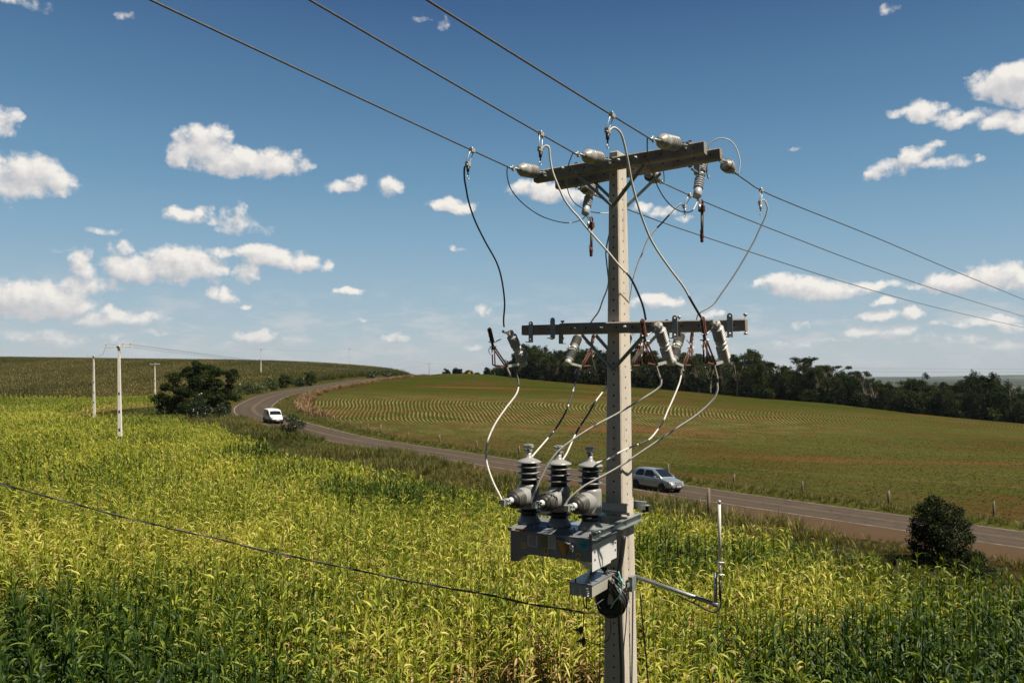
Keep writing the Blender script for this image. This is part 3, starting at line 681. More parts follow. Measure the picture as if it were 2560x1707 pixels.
R_pts = [[(1842, 436), (1868, 454), (1899, 474), (1980, 510), (2197, 597), (2380, 675), (2560, 749)],
         [(1660, 459), (1725, 489), (1764, 506), (1940, 577), (2200, 676), (2400, 743), (2560, 791)],
         [(1493, 491), (1526, 505), (1607, 538), (1782, 599), (2123, 709), (2350, 771), (2560, 819)]]
R_names = ['rightmost', 'middle', 'leftmost']
for i in range(3):
    pa = PL(*R_arm[i], UB - .02)
    nR = Vector((dR.y, -dR.x, 0))
    pts = [plane(u, v, nR, pa) for u, v in R_pts[i]]
    strain(pa, pts[0], '%s of the three grey insulators behind the top crossarm' % R_names[i])
    sp_ = spline(pts, 8); last = sp_[-1] - sp_[-4]; k = 1
    ext = [sp_[-1] + last.normalized() * q + Zv * (.0022 * q * q) for q in (4, 8, 14, 20, 28, 36)]
    RW.append(pts); line_wire(sp_ + ext, .0068, '%s of the three bare wires sloping down to the right edge' % ['topmost', 'middle', 'lowest'][i])

# ------------------------------------------------------------------ hot line clamps with stirrups, drop cables
def line_clamp(pw, pc, dirw, label, ringdn=.05):
    """block on the wire, stirrup of thin rod, clamp body and eye hanging below"""
    t = thing('line_clamp', pw, label, 'clamp', 'stirrup clamps on the power lines')
    dirw = Vector(dirw).normalized(); x = dirw.cross(Zv).normalized(); pw, pc = Vector(pw), Vector(pc)
    b = MB(pw); b.cbox(pw, dirw * .028, x * .015, Zv * .02, .005, alu); b.lathe([(-.03, .007), (.03, .007)], pw, Zv, 6, alu); b.build('wire_block', None, t)
    b = MB(pw)
    b.tube([pw + dirw * .026, pc + dirw * .026 + Zv * .02, pc + dirw * .018, pc - dirw * .018, pc - dirw * .026 + Zv * .02, pw - dirw * .026], .0035, 6, alu); b.build('stirrup', None, t)
    b = MB(pw); b.cbox(pc, dirw * .024, x * .016, Zv * .022, .005, alu); b.lathe([(-.03, .012), (.03, .012)], pc - Zv * .012, dirw, 8, alu)
    b.lathe([(0, .016), (.05, .013), (.055, .006), (.085, .006)], pc - Zv * .015, -Zv, 8, blackc if ringdn > .04 else alu); b.build('clamp_body', None, t)
    b = MB(pw); b.ring(pc - Zv * (.10 + .018), x, .016, .004, 12, alu); b.build('eye', None, t)
def cable(name, pts, Y0, Y1, r, label, mat=sleeve, tape=(), grp='cables between the lines and the switches', k=5, cat='cable', sleeve_label=None):
    """cable through photograph points, its distance running evenly from Y0 to Y1"""
    ds = [0]
    for a, b_ in zip(pts[:-1], pts[1:]): ds.append(ds[-1] + math.hypot(b_[0] - a[0], b_[1] - a[1]))
    P3 = [W(u, v, Y0 + (Y1 - Y0) * q / ds[-1]) for (u, v), q in zip(pts, ds)]
    sp_ = spline(P3, k); b = MB(sp_[0]); b.tube(sp_, r, 8, mat); o = b.build(name, None); tag(o, label, cat, grp)
    for (a0, a1) in tape:
        i0, i1 = int(a0 * (len(sp_) - 1)), max(int(a1 * (len(sp_) - 1)), int(a0 * (len(sp_) - 1)) + 1)
        tb = MB(sp_[0]); tb.tube(sp_[i0:i1 + 1], r * 1.12, 8, blackc if mat is not blackc else sleeve); tb.build('tape_wrap', None, o)
    return o, sp_

# where the clamps sit
def wire_at(pts, u, v):
    """point of a 3D wire polyline nearest to the pixel ray"""
    r = ray(u, v).normalized(); best = None
    for a, b_ in zip(pts[:-1], pts[1:]):
        for k in range(21):
            p = a.lerp(b_, k / 20); q = p - UP; d = (q - r * q.dot(r)).length / q.length
            if best is None or d < best[0]: best = (d, p)
    return best[1]
fc = [(1178, 385, 1170, 411), (1350, 342, 1351, 374), (1527, 297, 1519, 328)]
FCY = []
for i, (u, v, cu, cv) in enumerate(fc):
    pw = wire_at(FW[i], u, v); pc = W(cu, cv, pw.y); FCY.append(pw.y)
    line_clamp(pw, pc, -N, '%s of the three stirrup clamps on the wires up left of the pole' % LR[i])
rc = [(1902, 477, 1901, 508), (1724, 490, 1712, 517)]
RCY = []
for i, (u, v, cu, cv) in enumerate(rc):
    pw = wire_at(RW[i], u, v); pc = W(cu, cv, pw.y); RCY.append(pw.y)
    line_clamp(pw, pc, dR, 'stirrup clamp hanging from the %s wire right of the pole' % ['topmost', 'middle'][i], .02)

# knife switches (disconnectors): local x = outwards from the arm, z up; origin on the arm face
def make_switch(label, grp='disconnect switches on the lower crossarms', mat=None):
    t = thing('disconnect_switch', (0, 0, 0), label, 'switch', grp)
    V_ = Vector
    top, bot = V_((.45, 0, -.01)), V_((.18, 0, -.31)); ax = (bot - top); ln = ax.length; d = ax.normalized()
    prof = [(-.035, .030), (-.028, .036), (.0, .038)]
    for half, (q0, q1) in enumerate(((.02, .165), (.235, .375))):
        n = 6; st = (q1 - q0) / n
        for k in range(n): q = q0 + k * st; prof += [(q, .026), (q + st * .40, .026), (q + st * .48, .050), (q + st * .72, .056), (q + st * .82, .030)]
        if half == 0: prof += [(.168, .040), (.232, .040)]
    prof += [(.38, .036), (ln - .01, .040), (ln + .03, .040), (ln + .035, .034)]
    b = MB(); b.lathe(prof, top, d, 22, mat or porcd); b.build('insulator_body', None, t)
    b = MB(); mid = top + d * .20; b.ring(mid, d, .043, .008, 16, alu); b.box(mid + V_((-.09, 0, .0)), (.055, 0, 0), (0, .016, 0), (0, 0, .005), alu); b.lathe([(0, .012), (.03, .012)], mid + V_((-.10, 0, .004)), (0, 0, 1), 6, alu); b.build('mounting_bracket', None, t)
    c0 = V_((.70, 0, .05)); c1 = V_((.50, 0, -.37))
    b = MB(); b.cbox(top + V_((.08, 0, .01)), (.08, 0, .010), (0, .014, 0), (.001, 0, .014), .004, alu); b.box(top + V_((.05, .018, .01)), (.03, 0, 0), (0, .005, 0), (0, 0, .022), alu)
    b.tube([top + V_((.20, 0, -.06)), top + V_((.30, 0, -.09))], .006, 6, alu); b.build('top_terminal', None, t)
    # top plate (dark copper) leaning, blade fork and contacts
    def fl(b, p, q, w_, th, m): flat(b, p, q, w_, th, (0, 1, 0), m)
    T0, T1 = V_((.90, 0, .03)), V_((.835, 0, -.11)); K0 = V_((.81, 0, -.155)); L0 = V_((.795, 0, -.345)); R0 = V_((.535, 0, -.355)); B1 = V_((.43, 0, -.475))
    b = MB(); fl(b, T0, T1, .042, .010, rust); b.box((T0 + T1) / 2 + V_((.0, .02, 0)), (T0 - T1) * .5, (0, .003, 0), (.018, 0, .004), rust)
    for k in (.2, .55, .85): b.lathe([(0, .008), (.012, .008)], T0.lerp(T1, k) - V_((0, .006, 0)), (0, -1, 0), 6, alu)
    b.build('contact_plate', None, t)
    b = MB(); b.tube([T1, K0], .014, 8, rust)
    for sy in (-.014, .014):
        b.tube([K0 + V_((0, sy, 0)), L0 + V_((0, sy, 0))], .0075, 6, rust); b.tube([K0 + V_((0, sy, 0)), R0 + V_((0, sy, 0))], .0085, 6, rust)
    b.tube([L0, R0], .009, 8, rust); b.tube([K0 - V_((0, .04, 0)), K0 + V_((0, .04, 0))], .006, 6, alu); b.build('blade', None, t)
    b = MB(); b.ring(K0 + V_((.05, 0, -.05)), (0, 1, .2), .034, .004, 14, alu); b.tube([T1 + V_((-.07, 0, -.0)), T1 + V_((.06, 0, -.0))], .0055, 6, alu); b.build('pull_ring', None, t)
    b = MB(); fl(b, R0, B1, .024, .008, alu if mat is porc else armcrete)
    fl(b, bot + d * .01, R0, .026, .010, alu)
    for k in (.4, .75): b.lathe([(0, .008), (.012, .008)], R0.lerp(B1, k) - V_((0, .006, 0)), (0, -1, 0), 6, alu)
    b.build('lower_terminal', None, t)
    return t
def copy_tree(o, parent=None):
    c = o.copy(); COL.objects.link(c); c.parent = parent
    for ch_ in list(o.children): copy_tree(ch_, c)
    return c
rotF = atan2(N.y, N.x); rotB = rotF + pi
sw0 = make_switch('x')
SWS = [(1.201, LF + .05, 0, 'disconnect switch with rusty blade at the right end of the lower crossarm'),
       (.677, LF + .05, 0, 'disconnect switch hanging in front of the lower crossarm just right of the pole'),
       (-1.10, LB + .05, 0, 'shaded disconnect switch hanging off the far left end of the lower crossarm'),
       (-.78, LB - .05, 1, 'disconnect switch behind the lower crossarm, left of the pole'),
       (-.17, LB - .05, 1, 'disconnect switch mostly hidden behind the pole shaft'),
       (.43, LB - .05, 1, 'disconnect switch behind the lower crossarm, right of the pole')]
for i, (s_, t_, rear, lab) in enumerate(SWS):
    o = sw0 if i == 0 else copy_tree(sw0)
    o['label'] = lab; o.location = L(s_, t_, .455 + (.012 if rear else 0)); o.rotation_euler = (0, 0, rotB if rear else rotF)

# open fuse cutouts under the top arms, their tubes hanging down
def make_cutout():
    t = thing('fuse_cutout', (0, 0, 0), 'x', 'fuse cutout', 'open fuse cutouts under the top crossarms'); V_ = Vector
    top, bot = V_((.40, 0, .10)), V_((.20, 0, -.30)); d = (bot - top).normalized(); ln = (bot - top).length
    prof = [(-.02, .03), (0, .040)]
    for q0, q1 in ((.02, .16), (.24, .38)):
        st = (q1 - q0) / 5
        for k in range(5): q = q0 + k * st; prof += [(q, .028), (q + st * .42, .028), (q + st * .48, .052), (q + st * .82, .052), (q + st * .9, .03)]
    prof += [(.39, .042), (ln + .03, .044), (ln + .035, .038)]
    MB().lathe(prof, top, d, 22, porcb).build('insulator_body', None, t)
    mid = top + d * .2
    b = MB(); b.ring(mid, d, .045, .008, 14, alu); b.box(mid + V_((-.07, 0, 0)), (.04, 0, 0), (0, .018, 0), (0, 0, .006), alu)
    b.box(mid + V_((-.12, 0, .07)), (.008, 0, 0), (0, .03, 0), (0, 0, .09), galv); b.build('mounting_bracket', None, t)
    b = MB(); b.cbox(top + V_((.08, 0, .0)), (.08, 0, .0), (0, .02, 0), (0, 0, .012), .004, galv); b.tube([top + V_((.14, 0, 0)), top + V_((.16, 0, -.12)), top + V_((.21, 0, -.15)), top + V_((.24, 0, -.11))], .007, 6, galv)
    b.box(top + V_((.11, 0, -.05)), (.01, 0, 0), (0, .024, 0), (0, 0, .05), galv); b.build('upper_contact', None, t)
    H = V_((.33, 0, -.38))
    b = MB(); flat(b, bot + d * .02, H, .035, .012, (0, 1, 0), galv); b.ring(H + V_((.03, 0, .01)), (0, 1, 0), .035, .010, 12, rust); b.box(H + V_((.02, 0, -.05)), (.03, 0, 0), (0, .03, 0), (0, 0, .03), rust)
    b.lathe([(0, .014), (.05, .012)], H + V_((-.05, 0, -.02)), (-.3, 0, -1), 8, alu); b.build('hinge', None, t)
    b = MB(); b.tube([H + V_((.035, 0, -.06)), H + V_((.02, 0, -.33))], .016, 10, MAT['fuse_tube']); b.build('fuse_tube', None, t)
    b = MB(); b.lathe([(0, .018), (.02, .022), (.05, .022), (.06, .016), (.085, .019), (.10, .012)], H + V_((.02, 0, -.31)), (-.05, 0, -1), 10, rust); b.ring(H + V_((-.015, 0, -.30)), (0, 1, 0), .022, .004, 12, rust); b.build('tube_cap', None, t)
    return t
pmat('fuse_tube', (.22, .20, .14), (.15, .13, .09), .6)
cu = make_cutout()
for i, (px, lab) in enumerate([((1750, 440), 'open fuse cutout under the right end of the top crossarm, its tube hanging down'), ((1473, 487), 'open fuse cutout under the top crossarm left of the pole, its tube hanging down')]):
    o = cu if i == 0 else copy_tree(cu); o['label'] = lab
    mid = PL(*px, -.60); o.rotation_euler = (0, 0, rotB); o.location = mid + N * .30 + Zv * .09
    s_ = (o.location - PC).dot(A)
    b = MB(O); b.box(L(s_, UB - .02, o.location.z - CAMZ + .06), A * .018, N * .006, Zv * .14, galv); b.box(L(s_, (UB - .20) , o.location.z - CAMZ - .08), A * .014, N * .12, Zv * .006, galv); b.build('cutout_bracket', None, pole)

# drop cables from the line clamps to the switches
def tgt(px, i):   # world Y of the switch end
    o = [q for q in COL.objects if q.name.startswith('disconnect_switch')]
    return None
def Ysw(s_, t_, x, rear): return L(s_, t_ + (-x if rear else x), 0).y
Yc, Yb, Ya = Ysw(-1.10, LB + .05, .88, 0), Ysw(.677, LF + .05, .88, 0), Ysw(1.201, LF + .05, .88, 0)
cable('drop_cable', [(1165,415),(1161,421),(1161,445),(1165,470),(1172,506),(1188,553),(1213,604),(1241,655),(1254.5,700),(1261.5,756),(1259,798),(1260,817)], FCY[0], Yc, .0085,
      'black cable dropping from the leftmost clamp to the far left switch', blackc)
cable('drop_cable', [(1353,375),(1359.5,367.4),(1367,365),(1373,371),(1374.8,391),(1379,419),(1386,442),(1396.5,467.6),(1410.5,498),(1429.6,525),(1443.7,540),(1469,572),(1516.7,626),(1548.6,664.5),(1577,696),(1601,747),(1610,775.5),(1614.5,800)], FCY[1], Yb, .0088,
      'cable crossing the pole from the middle upper left clamp down to a switch', sleeve, [(.80, 1)])
cable('drop_cable', [(1521,330),(1528,322.7),(1537.4,320),(1551.8,333),(1561,361.6),(1571,409.4),(1579,454),(1591.6,502),(1606,546.5),(1625,594),(1647.5,632.6),(1679,677),(1708,715.6),(1728.8,753),(1742,775.5),(1754,796)], FCY[2], Ya, .0088,
      'cable passing right of the pole top down to the rightmost switch', sleeve, [(.84, 1)])
Yd, Ye, Yf = Ysw(-.78, LB - .05, .85, 1), Ysw(-.17, LB - .05, .85, 1), Ysw(.43, LB - .05, .85, 1)
cable('drop_cable', [(1707,516),(1705,511),(1700,511),(1689,520),(1671,539.6),(1653.6,559),(1635.7,577),(1619.6,598.6),(1606,632.6),(1593,664.5),(1582,702.8),(1577,735),(1566,775),(1545,815)], RCY[1], Ye, .0085,
      'grey cable curving down behind the pole from the clamp on the middle wire', sleeve, [(.30, .44)])
cable('drop_cable', [(1900,510),(1903.6,502),(1909,500),(1915,507.5),(1918.8,521.8),(1914,541),(1905,561),(1896.4,579),(1887.5,598.6),(1869,632),(1839,682),(1804.5,732),(1782,761.7),(1749.8,781.6),(1742,797),(1735,830)], RCY[0], Yf, .0085,
      'long pale cable sweeping from the right clamp down to the lower crossarm', sleeve)
cable('drop_cable', [(1530,552),(1524.7,578),(1515,626),(1517,660),(1521,700),(1518,722),(1507,750),(1496.5,778.7),(1477.4,806),(1468,835)], 8.9, Yd, .0080,
      'thin cable showing left of the pole and going behind the lower crossarm', blackc, [(.5, 1)])
# thin jumpers under the top arms
JG = 'thin jumpers around the top crossarms'
Yu1, Yu2 = PL(1470, 530, -.55).y, PL(1745, 505, -.55).y
cable('jumper_wire', [(1268,418),(1268,441),(1277.6,473),(1303,505),(1341,533.8),(1373,548),(1405,556),(1427.4,556.8),(1453,549.7),(1466,538)], PS(1273, 419, -.7).y, Yu1, .0052, 'dark jumper looping from the leftmost insulator under the arm to a cutout', blackc, [(.7, .78)], JG)
cable('jumper_wire', [(1434,382),(1431,386),(1421,412.6),(1417,440),(1418,466.8),(1424,489),(1437,508),(1456,521),(1468,527)], PS(1437, 384, .027).y, Yu1, .0052, 'dark jumper hanging from the middle insulator past the arm to a cutout', blackc, [], JG)
cable('jumper_wire', [(1618,345),(1618.7,384),(1625,412.6),(1634.7,441),(1645.8,470),(1663.4,498.7),(1685.7,521),(1711,530.6),(1730,527.4),(1741.5,508),(1745,495)], PS(1625, 347, .809).y, Yu2, .0055, 'jumper looping under the right half of the top arm, white at its end', blackc, [(.80, 1)], JG)
cable('jumper_wire', [(1845,438),(1850,409.4),(1843.5,377.5),(1827.6,353.6),(1803.7,345.7),(1784.6,352),(1773.4,367),(1768,392)], RW[0][0].y, Yu2 - .05, .0062, 'white jumper arching above the right end of the top crossarm', sleeve, [], JG)
cable('jumper_wire', [(1660,460.5),(1660,441),(1657.6,419),(1655,405)], RW[1][0].y, RW[1][0].y - .1, .005, 'short dark jumper rising behind the top arm right of the pole', blackc, [], JG)
cable('jumper_wire', [(1478,530),(1494,532),(1510,533),(1526,531),(1540,522)], Yu1, RW[2][0].y + .2, .0055, 'short white jumper running from the left cutout behind the pole', sleeve, [(0, .35)], JG)

# ------------------------------------------------------------------ recloser on its frame
TS0, TS1, TF, TB, TZ0, TZ1 = -.74, .10, .93, .40, -1.685, -1.44      # tank ends, front, back, bottom, top
rec = thing('recloser', L((TS0 + TS1) / 2, (TF + TB) / 2, TZ0), 'grey three-phase recloser with six bushings, mounted left of the big pole', 'recloser')
RO = rec.location
b = MB(RO)
tp = lambda s_, t_, z: L(s_, t_, z)
b.prism([tp(TS0, TF, TZ0), tp(TS0, TF, TZ1 - .035), tp(TS0, TF - .14, TZ1), tp(TS0, TB, TZ1 + .01), tp(TS0, TB, TZ0)], A * (TS1 - TS0), tankm)
b.box(tp((TS0 + TS1) / 2, TF + .002, TZ1 - .037), A * ((TS1 - TS0) / 2 + .018), N * .02, Zv * .006, tankm)
b.box(tp(TS0 - .004, TF - .03, TZ1 - .02), A * .022, N * .05, Zv * .012, tankm)
b.build('tank', None, rec)
b = MB(RO); b.box(tp(TS0 - .012, TF - .05, TZ0 + .06), A * .003, N * .035, Zv * .15, platew); b.build('side_bracket', None, rec)
b = MB(RO); b.prism([tp(TS0 + .0, TF - .02, TZ0 + .002), tp(TS0 + .0, TF - .02, TZ0 - .085), tp(TS0 + .07, TF - .02, TZ0 - .085), tp(TS0 + .12, TF - .02, TZ0 - .03), tp(TS0 + .22, TF - .02, TZ0 + .002)], -N * .12, tankm); b.build('foot', None, rec)
# end cover plate, wide and white, with bolts
b = MB(RO); cz = -1.60
b.prism([tp(TS1 + .006, TF + .004, TZ1 - .085), tp(TS1 + .006, TB - .04, TZ1 - .085), tp(TS1 + .006, TB - .04, TZ0 - .065), tp(TS1 + .006, TB + .10, TZ0 - .065), tp(TS1 + .006, TB + .11, TZ0 - .085), tp(TS1 + .006, TF + .004, TZ0 - .085)], A * .005, platew)
for t_, z_ in ((TF - .05, -1.60), (TF - .05, -1.67), (TB - .0, -1.60), (TB - .0, -1.67)): b.lathe([(0, .009), (.008, .009)], tp(TS1 + .010, t_, z_), A, 8, hole)
b.build('end_plate', None, rec)
b = MB(RO); b.box(tp(TS1 - .01, (TF + TB) / 2, TZ1 - .04), A * .012, N * (TF - TB) / 2, Zv * .045, tankm); b.build('end_rim', None, rec)
# labels on the shaded front
def front(s_, z_, d=.003): return tp(s_, TF + d, z_)
def sticker(name, s_, z_, w_, h_, mat, d=.0025, lab=None):
    b = MB(RO); b.box(front(s_, z_, d), A * w_ / 2, N * .001, Zv * h_ / 2, mat); return b.build(name, None, rec, lab)
def text(par, txt, s_, z_, size, mat, d=.005, org=RO, pos=None):
    cu_ = bpy.data.curves.new('lettering', 'FONT'); cu_.body = txt; cu_.size = size; cu_.align_x = 'CENTER'; cu_.align_y = 'CENTER'; cu_.extrude = .0006; cu_.resolution_u = 3
    ob = bpy.data.objects.new('lettering', cu_); COL.objects.link(ob)
    dg = bpy.context.evaluated_depsgraph_get(); me = bpy.data.meshes.new_from_object(ob.evaluated_get(dg)); bpy.data.objects.remove(ob)
    M = Matrix((A, Zv, N)).transposed().to_4x4(); M.translation = (pos if pos is not None else front(s_, z_, d)) - org
    me.transform(M); me.materials.clear(); me.materials.append(mat)
    o = bpy.data.objects.new('lettering', me); COL.objects.link(o); o.parent = par; return o
k = sticker('name_sticker', -.63, -1.462 - .012, .125, .045, oran, lab='orange sticker with the word FONTE'); text(k, 'FONTE', -.63, -1.474, .038, inkm)
for ch_, s_, z_ in (('C', -.60, -1.605), ('B', -.36, -1.632), ('A', -.03, -1.645)):
    k = sticker('phase_sticker', s_, z_, .046, .060, yel, lab='small yellow sticker with the letter ' + ch_); text(k, ch_, s_, z_, .052, inkm)
k = sticker('warning_sticker', -.505, -1.545, .105, .125, paper, lab='white instruction sticker under a red header')
b = MB(RO); b.box(front(-.505, -1.484, .004), A * .053, N * .001, Zv * .013, redm); b.build('header', None, k); text(k, 'PERIGO', -.505, -1.484, .022, paper, .0058)
b = MB(RO)
for j in range(9): b.box(front(-.505 + random.uniform(-.003, .003), -1.505 - .011 * j, .0045), A * random.uniform(.036, .045), N * .0006, Zv * .0022, inkm)
b.build('print', None, k)
k = sticker('rating_plate', -.385, -1.545, .075, .110, pmat('brown_label', (.22, .18, .06), (.17, .14, .05), .6)); 
k = sticker('instruction_sticker', -.30, -1.545, .080, .125, paper); b = MB(RO)
for j in range(9): b.box(front(-.30, -1.50 - .012 * j, .0045), A * random.uniform(.028, .034), N * .0006, Zv * .0022, tankm)
b.build('print', None, k)
b = MB(RO); b.lathe([(0, .052), (.002, .052)], front(.045 - .02, -1.535, .0015), N, 28, teal); k = b.build('round_emblem', None, rec, 'round teal emblem with a crosshair')
b = MB(RO); c = front(.025, -1.535, .0042); b.ring(c, N, .030, .0028, 24, inkm); b.ring(c, N, .010, .0022, 16, inkm); b.box(c, A * .050, N * .0008, Zv * .0016, inkm); b.box(c, A * .0014, N * .0008, Zv * .014, inkm); b.build('crosshair', None, k)
b = MB(RO)     # trip handle hood, orange inside
h0 = -.175; b.prism([front(h0 - .075, -1.505, 0), front(h0 - .075, -1.505, .05), front(h0 - .06, -1.498, .07), front(h0 + .05, -1.52, .07), front(h0 + .085, -1.545, .05), front(h0 + .085, -1.545, 0)], Zv * .006, tankm)
b.build('handle_hood', None, rec)
b = MB(RO); b.prism([front(h0 - .06, -1.515, .012), front(h0 + .055, -1.53, .012), front(h0 + .02, -1.655, .012), front(h0 - .005, -1.655, .012)], N * .012, oran)
b.tube([front(h0 + .005, -1.63, .03), front(h0 + .03, -1.545, .035)], .008, 6, oran); b.build('trip_handle', None, rec, 'orange trip handle under the hood')
b = MB(RO); b.prism([front(h0 + .085, -1.52, .06), front(h0 + .12, -1.55, .06), front(h0 + .11, -1.60, .05), front(h0 + .075, -1.57, .05)], N * -.01, platew); b.build('hood_tab', None, rec)
for s_ in (-.52, -.12): 
    b = MB(RO); b.ring(tp(s_, TF - .09, TZ1 + .0), A, .026, .006, 14, tankm); b.build('lifting_eye', None, rec)
b = MB(RO); b.lathe([(0, .02), (.03, .02)], tp(-.30, TF - .1, TZ0 - .028), Zv, 10, blackc); b.build('drain_plug', None, rec)
# bushings: upright column with sheds, side bushing towards the camera
BT = .68
for s_, ph in ((-.68, 'left'), (-.35, 'middle'), (-.02, 'right')):
    p = lambda z, t_=BT: L(s_, t_, z)
    b = MB(RO)
    b.lathe([(0, .118), (.02, .115), (.05, .095), (.075, .085), (.08, .078)], p(TZ1 + .002), Zv, 28, recg if ph == 'right' else tankm); b.build('bushing_base', None, rec)
    b = MB(RO); b.lathe([(.08, .078), (.105, .078), (.112, .118), (.120, .120), (.126, .08), (.14, .078)], p(TZ1), Zv, 28, rubber); b.build('bushing_neck', None, rec)
    z0 = TZ1 + .14
    b = MB(RO); b.lathe([(0, .085), (.012, .104), (.03, .107), (.215, .107), (.235, .103), (.245, .088)], p(z0), Zv, 32, recg)
    b.lathe([(0, .098), (.10, .094), (.19, .082), (.20, .07)], p(z0 + .125, BT - .0) + N * .02, N + Zv * .0, 28, recg); b.build('bushing_body', None, rec)
    b = MB(RO); q = .0; prof = [(0, .080)]
    for k in range(3): prof += [(q + .028, .074), (q + .046, .112), (q + .053, .114), (q + .058, .080)]; q += .058
    prof += [(q + .02, .074), (q + .03, .074)]
    b.lathe([(a_, r_) for a_, r_ in prof], p(z0 + .245), Zv, 30, rubber)
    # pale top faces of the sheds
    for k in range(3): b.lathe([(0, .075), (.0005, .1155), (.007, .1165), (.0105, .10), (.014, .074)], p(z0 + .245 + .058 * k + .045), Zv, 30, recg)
    k = b.build('column_sheds', None, rec)
    zt = z0 + .245 + .205
    b = MB(RO); b.lathe([(-.004, .09), (0, .122), (.008, .122), (.022, .10), (.036, .066), (.052, .034), (.062, .030), (.066, .026), (.12, .024)], p(zt), Zv, 30, recg); b.build('cap', None, rec)
    b = MB(RO); c = p(zt + .145); b.cbox(c, Zv * .036, A * .030, N * .022, .008, alu); b.cbox(c + Zv * .018, A * .042, N * .026, Zv * .014, .006, alu)
    for dx in (-.02, .02):
        for dz in (-.018, .018): b.lathe([(0, .009), (.014, .009)], c + A * dx + Zv * dz + N * .022, N, 6, galv)
    b.build('top_clamp', None, rec)
    # side bushing: rubber ribs and white tip
    o_ = p(z0 + .125) + N * .20; d = N
    b = MB(RO); prof = [(0, .082), (.008, .094)]; q = .008
    for k in range(5): r_ = .092 - .0035 * k; prof += [(q + .004, r_), (q + .013, r_ + .003), (q + .015, r_ - .016), (q + .021, r_ - .018)]; q += .022
    prof += [(q, .070), (q + .02, .055), (q + .035, .040)]
    b.lathe(prof, o_, d, 30, rubber)
    for k in range(5): r_ = .0935 - .0035 * k; b.lathe([(0, r_ - .008), (.001, r_ + .002), (.0035, r_ + .002), (.0045, r_ - .008)], o_ + d * (.019 + .022 * k - .004), d, 30, porc)
    b.build('side_sheds', None, rec)
    b = MB(RO); b.lathe([(0, .042), (.012, .040), (.02, .030), (.04, .028), (.045, .022), (.085, .020)], o_ + d * .135, d, 20, platew); b.build('side_tip', None, rec)
    b = MB(RO); c = o_ + d * .245; b.cbox(c, d * .032, A * .022, Zv * .030, .008, alu); b.cbox(c + d * .035 - A * .012, A * .022, Zv * .028, d * .016, .006, alu)
    for dx in (-.016, .02):
        for dz in (-.016, .016): b.lathe([(0, .009), (.016, .009)], c + d * dx + Zv * dz + A * .022, A, 6, galv)
    b.tube([c - A * .03 + d * .03, c - A * .055 + d * .03], .014, 8, blackc); b.build('side_clamp', None, rec)

# mounting frame (two channels clasping the pole, cross member, diagonal strut)
fr = thing('mounting_frame', L(0, .4, -1.42), 'galvanised channel frame carrying the recloser, clamped round the big pole', 'bracket'); FO = fr.location
for s_, t0, t1, nm in ((.135, 1.0, -.22, 'side_channel'), (-.13, .42, -.22, 'side_channel')):
    b = MB(FO); m = (t0 + t1) / 2; h = (t0 - t1) / 2
    sgn = 1 if s_ > 0 else -1
    b.box(L(s_, m, -1.435), A * .004, N * h, Zv * .038, galv); b.box(L(s_ + sgn * .022, m, -1.399), A * .024, N * h, Zv * .003, galv); b.box(L(s_ + sgn * .022, m, -1.471), A * .024, N * h, Zv * .003, galv)
    b.build(nm, None, fr)
for z_ in (-1.30, -1.43):
    b = MB(FO); b.box(L(-.05, .21, z_ - .0), A * .21, N * .004, Zv * .045, galv); b.box(L(-.05, .235, z_ + .048), A * .21, N * .024, Zv * .003, galv); b.build('cross_channel', None, fr)
b = MB(FO); b.box(L(0, -.20, -1.33), A * .20, N * .004, Zv * .04, galv); b.box(L(.0, -.225, -1.29), A * .20, N * .024, Zv * .003, galv); b.build('cross_channel', None, fr)
b = MB(FO); b.box(L(-.62, .36, -1.37), A * .22, N * .004, Zv * .045, galv); b.box(L(-.62, .375, -1.322), A * .22, N * .02, Zv * .003, galv); b.build('back_plate', None, fr)
b = MB(FO); flat(b, L(-.10, .80, -1.69), L(-.12, .30, -1.93), .05, .006, A, platew); flat(b, L(-.125, .80, -1.69), L(-.145, .30, -1.93), .006, .045, A, platew); b.build('strut', None, fr)
for t_ in (.95, .55): 
    b = MB(FO); b.lathe([(0, .014), (.014, .014), (.014, .008), (.028, .008)], L(.14, t_, -1.43), A, 6, galv); b.lathe([(0, .010), (.05, .010)], L(.15, t_, -1.40), A, 6, galv); b.build('bolt', None, fr)
for t_ in (.23, -.24):
    b = MB(FO); b.tube([L(-.2, t_, -1.35), L(.20, t_, -1.35)], .008, 6, galv); b.lathe([(0, .016), (.016, .016)], L(.175, t_, -1.35), A, 6, galv); b.build('threaded_rod', None, fr)
b = MB(FO); b.box(L(.19, -.26, -1.36), A * .035, N * .035, Zv * .035, hole); b.box(L(.19, -.225, -1.325), A * .04, N * .04, Zv * .003, galv); b.build('end_box', None, fr)

# leads from the switches down to the recloser
G3 = 'leads from the switches down to the recloser'
Yl = lambda s_, rear=0: Ysw(s_, (LB - .05 if rear else (LB if s_ < -1 else LF) + .05), .43, rear)
YT = [L(s_, BT, 0).y for s_ in (-.68, -.35, -.02)]; YS = [L(s_, BT + .45, 0).y for s_ in (-.68, -.35, -.02)]
cable('lead_cable', [(1289,926),(1291,934),(1296.6,957),(1291,984.4),(1263.8,1021),(1238,1059),(1220.7,1097.6),(1215,1132.7),(1219,1164.5),(1232,1202.8),(1247.8,1234.7),(1256,1252)], Yl(-1.10), YS[0], .0092, 'pale lead bowing left from the far left switch to the leftmost side bushing', sleeve, [(0, .22)], G3)
cable('lead_cable', [(1443,933),(1437.6,960.5),(1428,992),(1416.8,1024),(1401,1053),(1385,1076.8),(1359.4,1107),(1327.6,1143.8),(1322,1152)], Yl(-.78, 1), YT[0], .0088, 'lead with black tape running to the top of the left bushing', sleeve, [(0, .1), (.2, .34), (.38, .62)], G3)
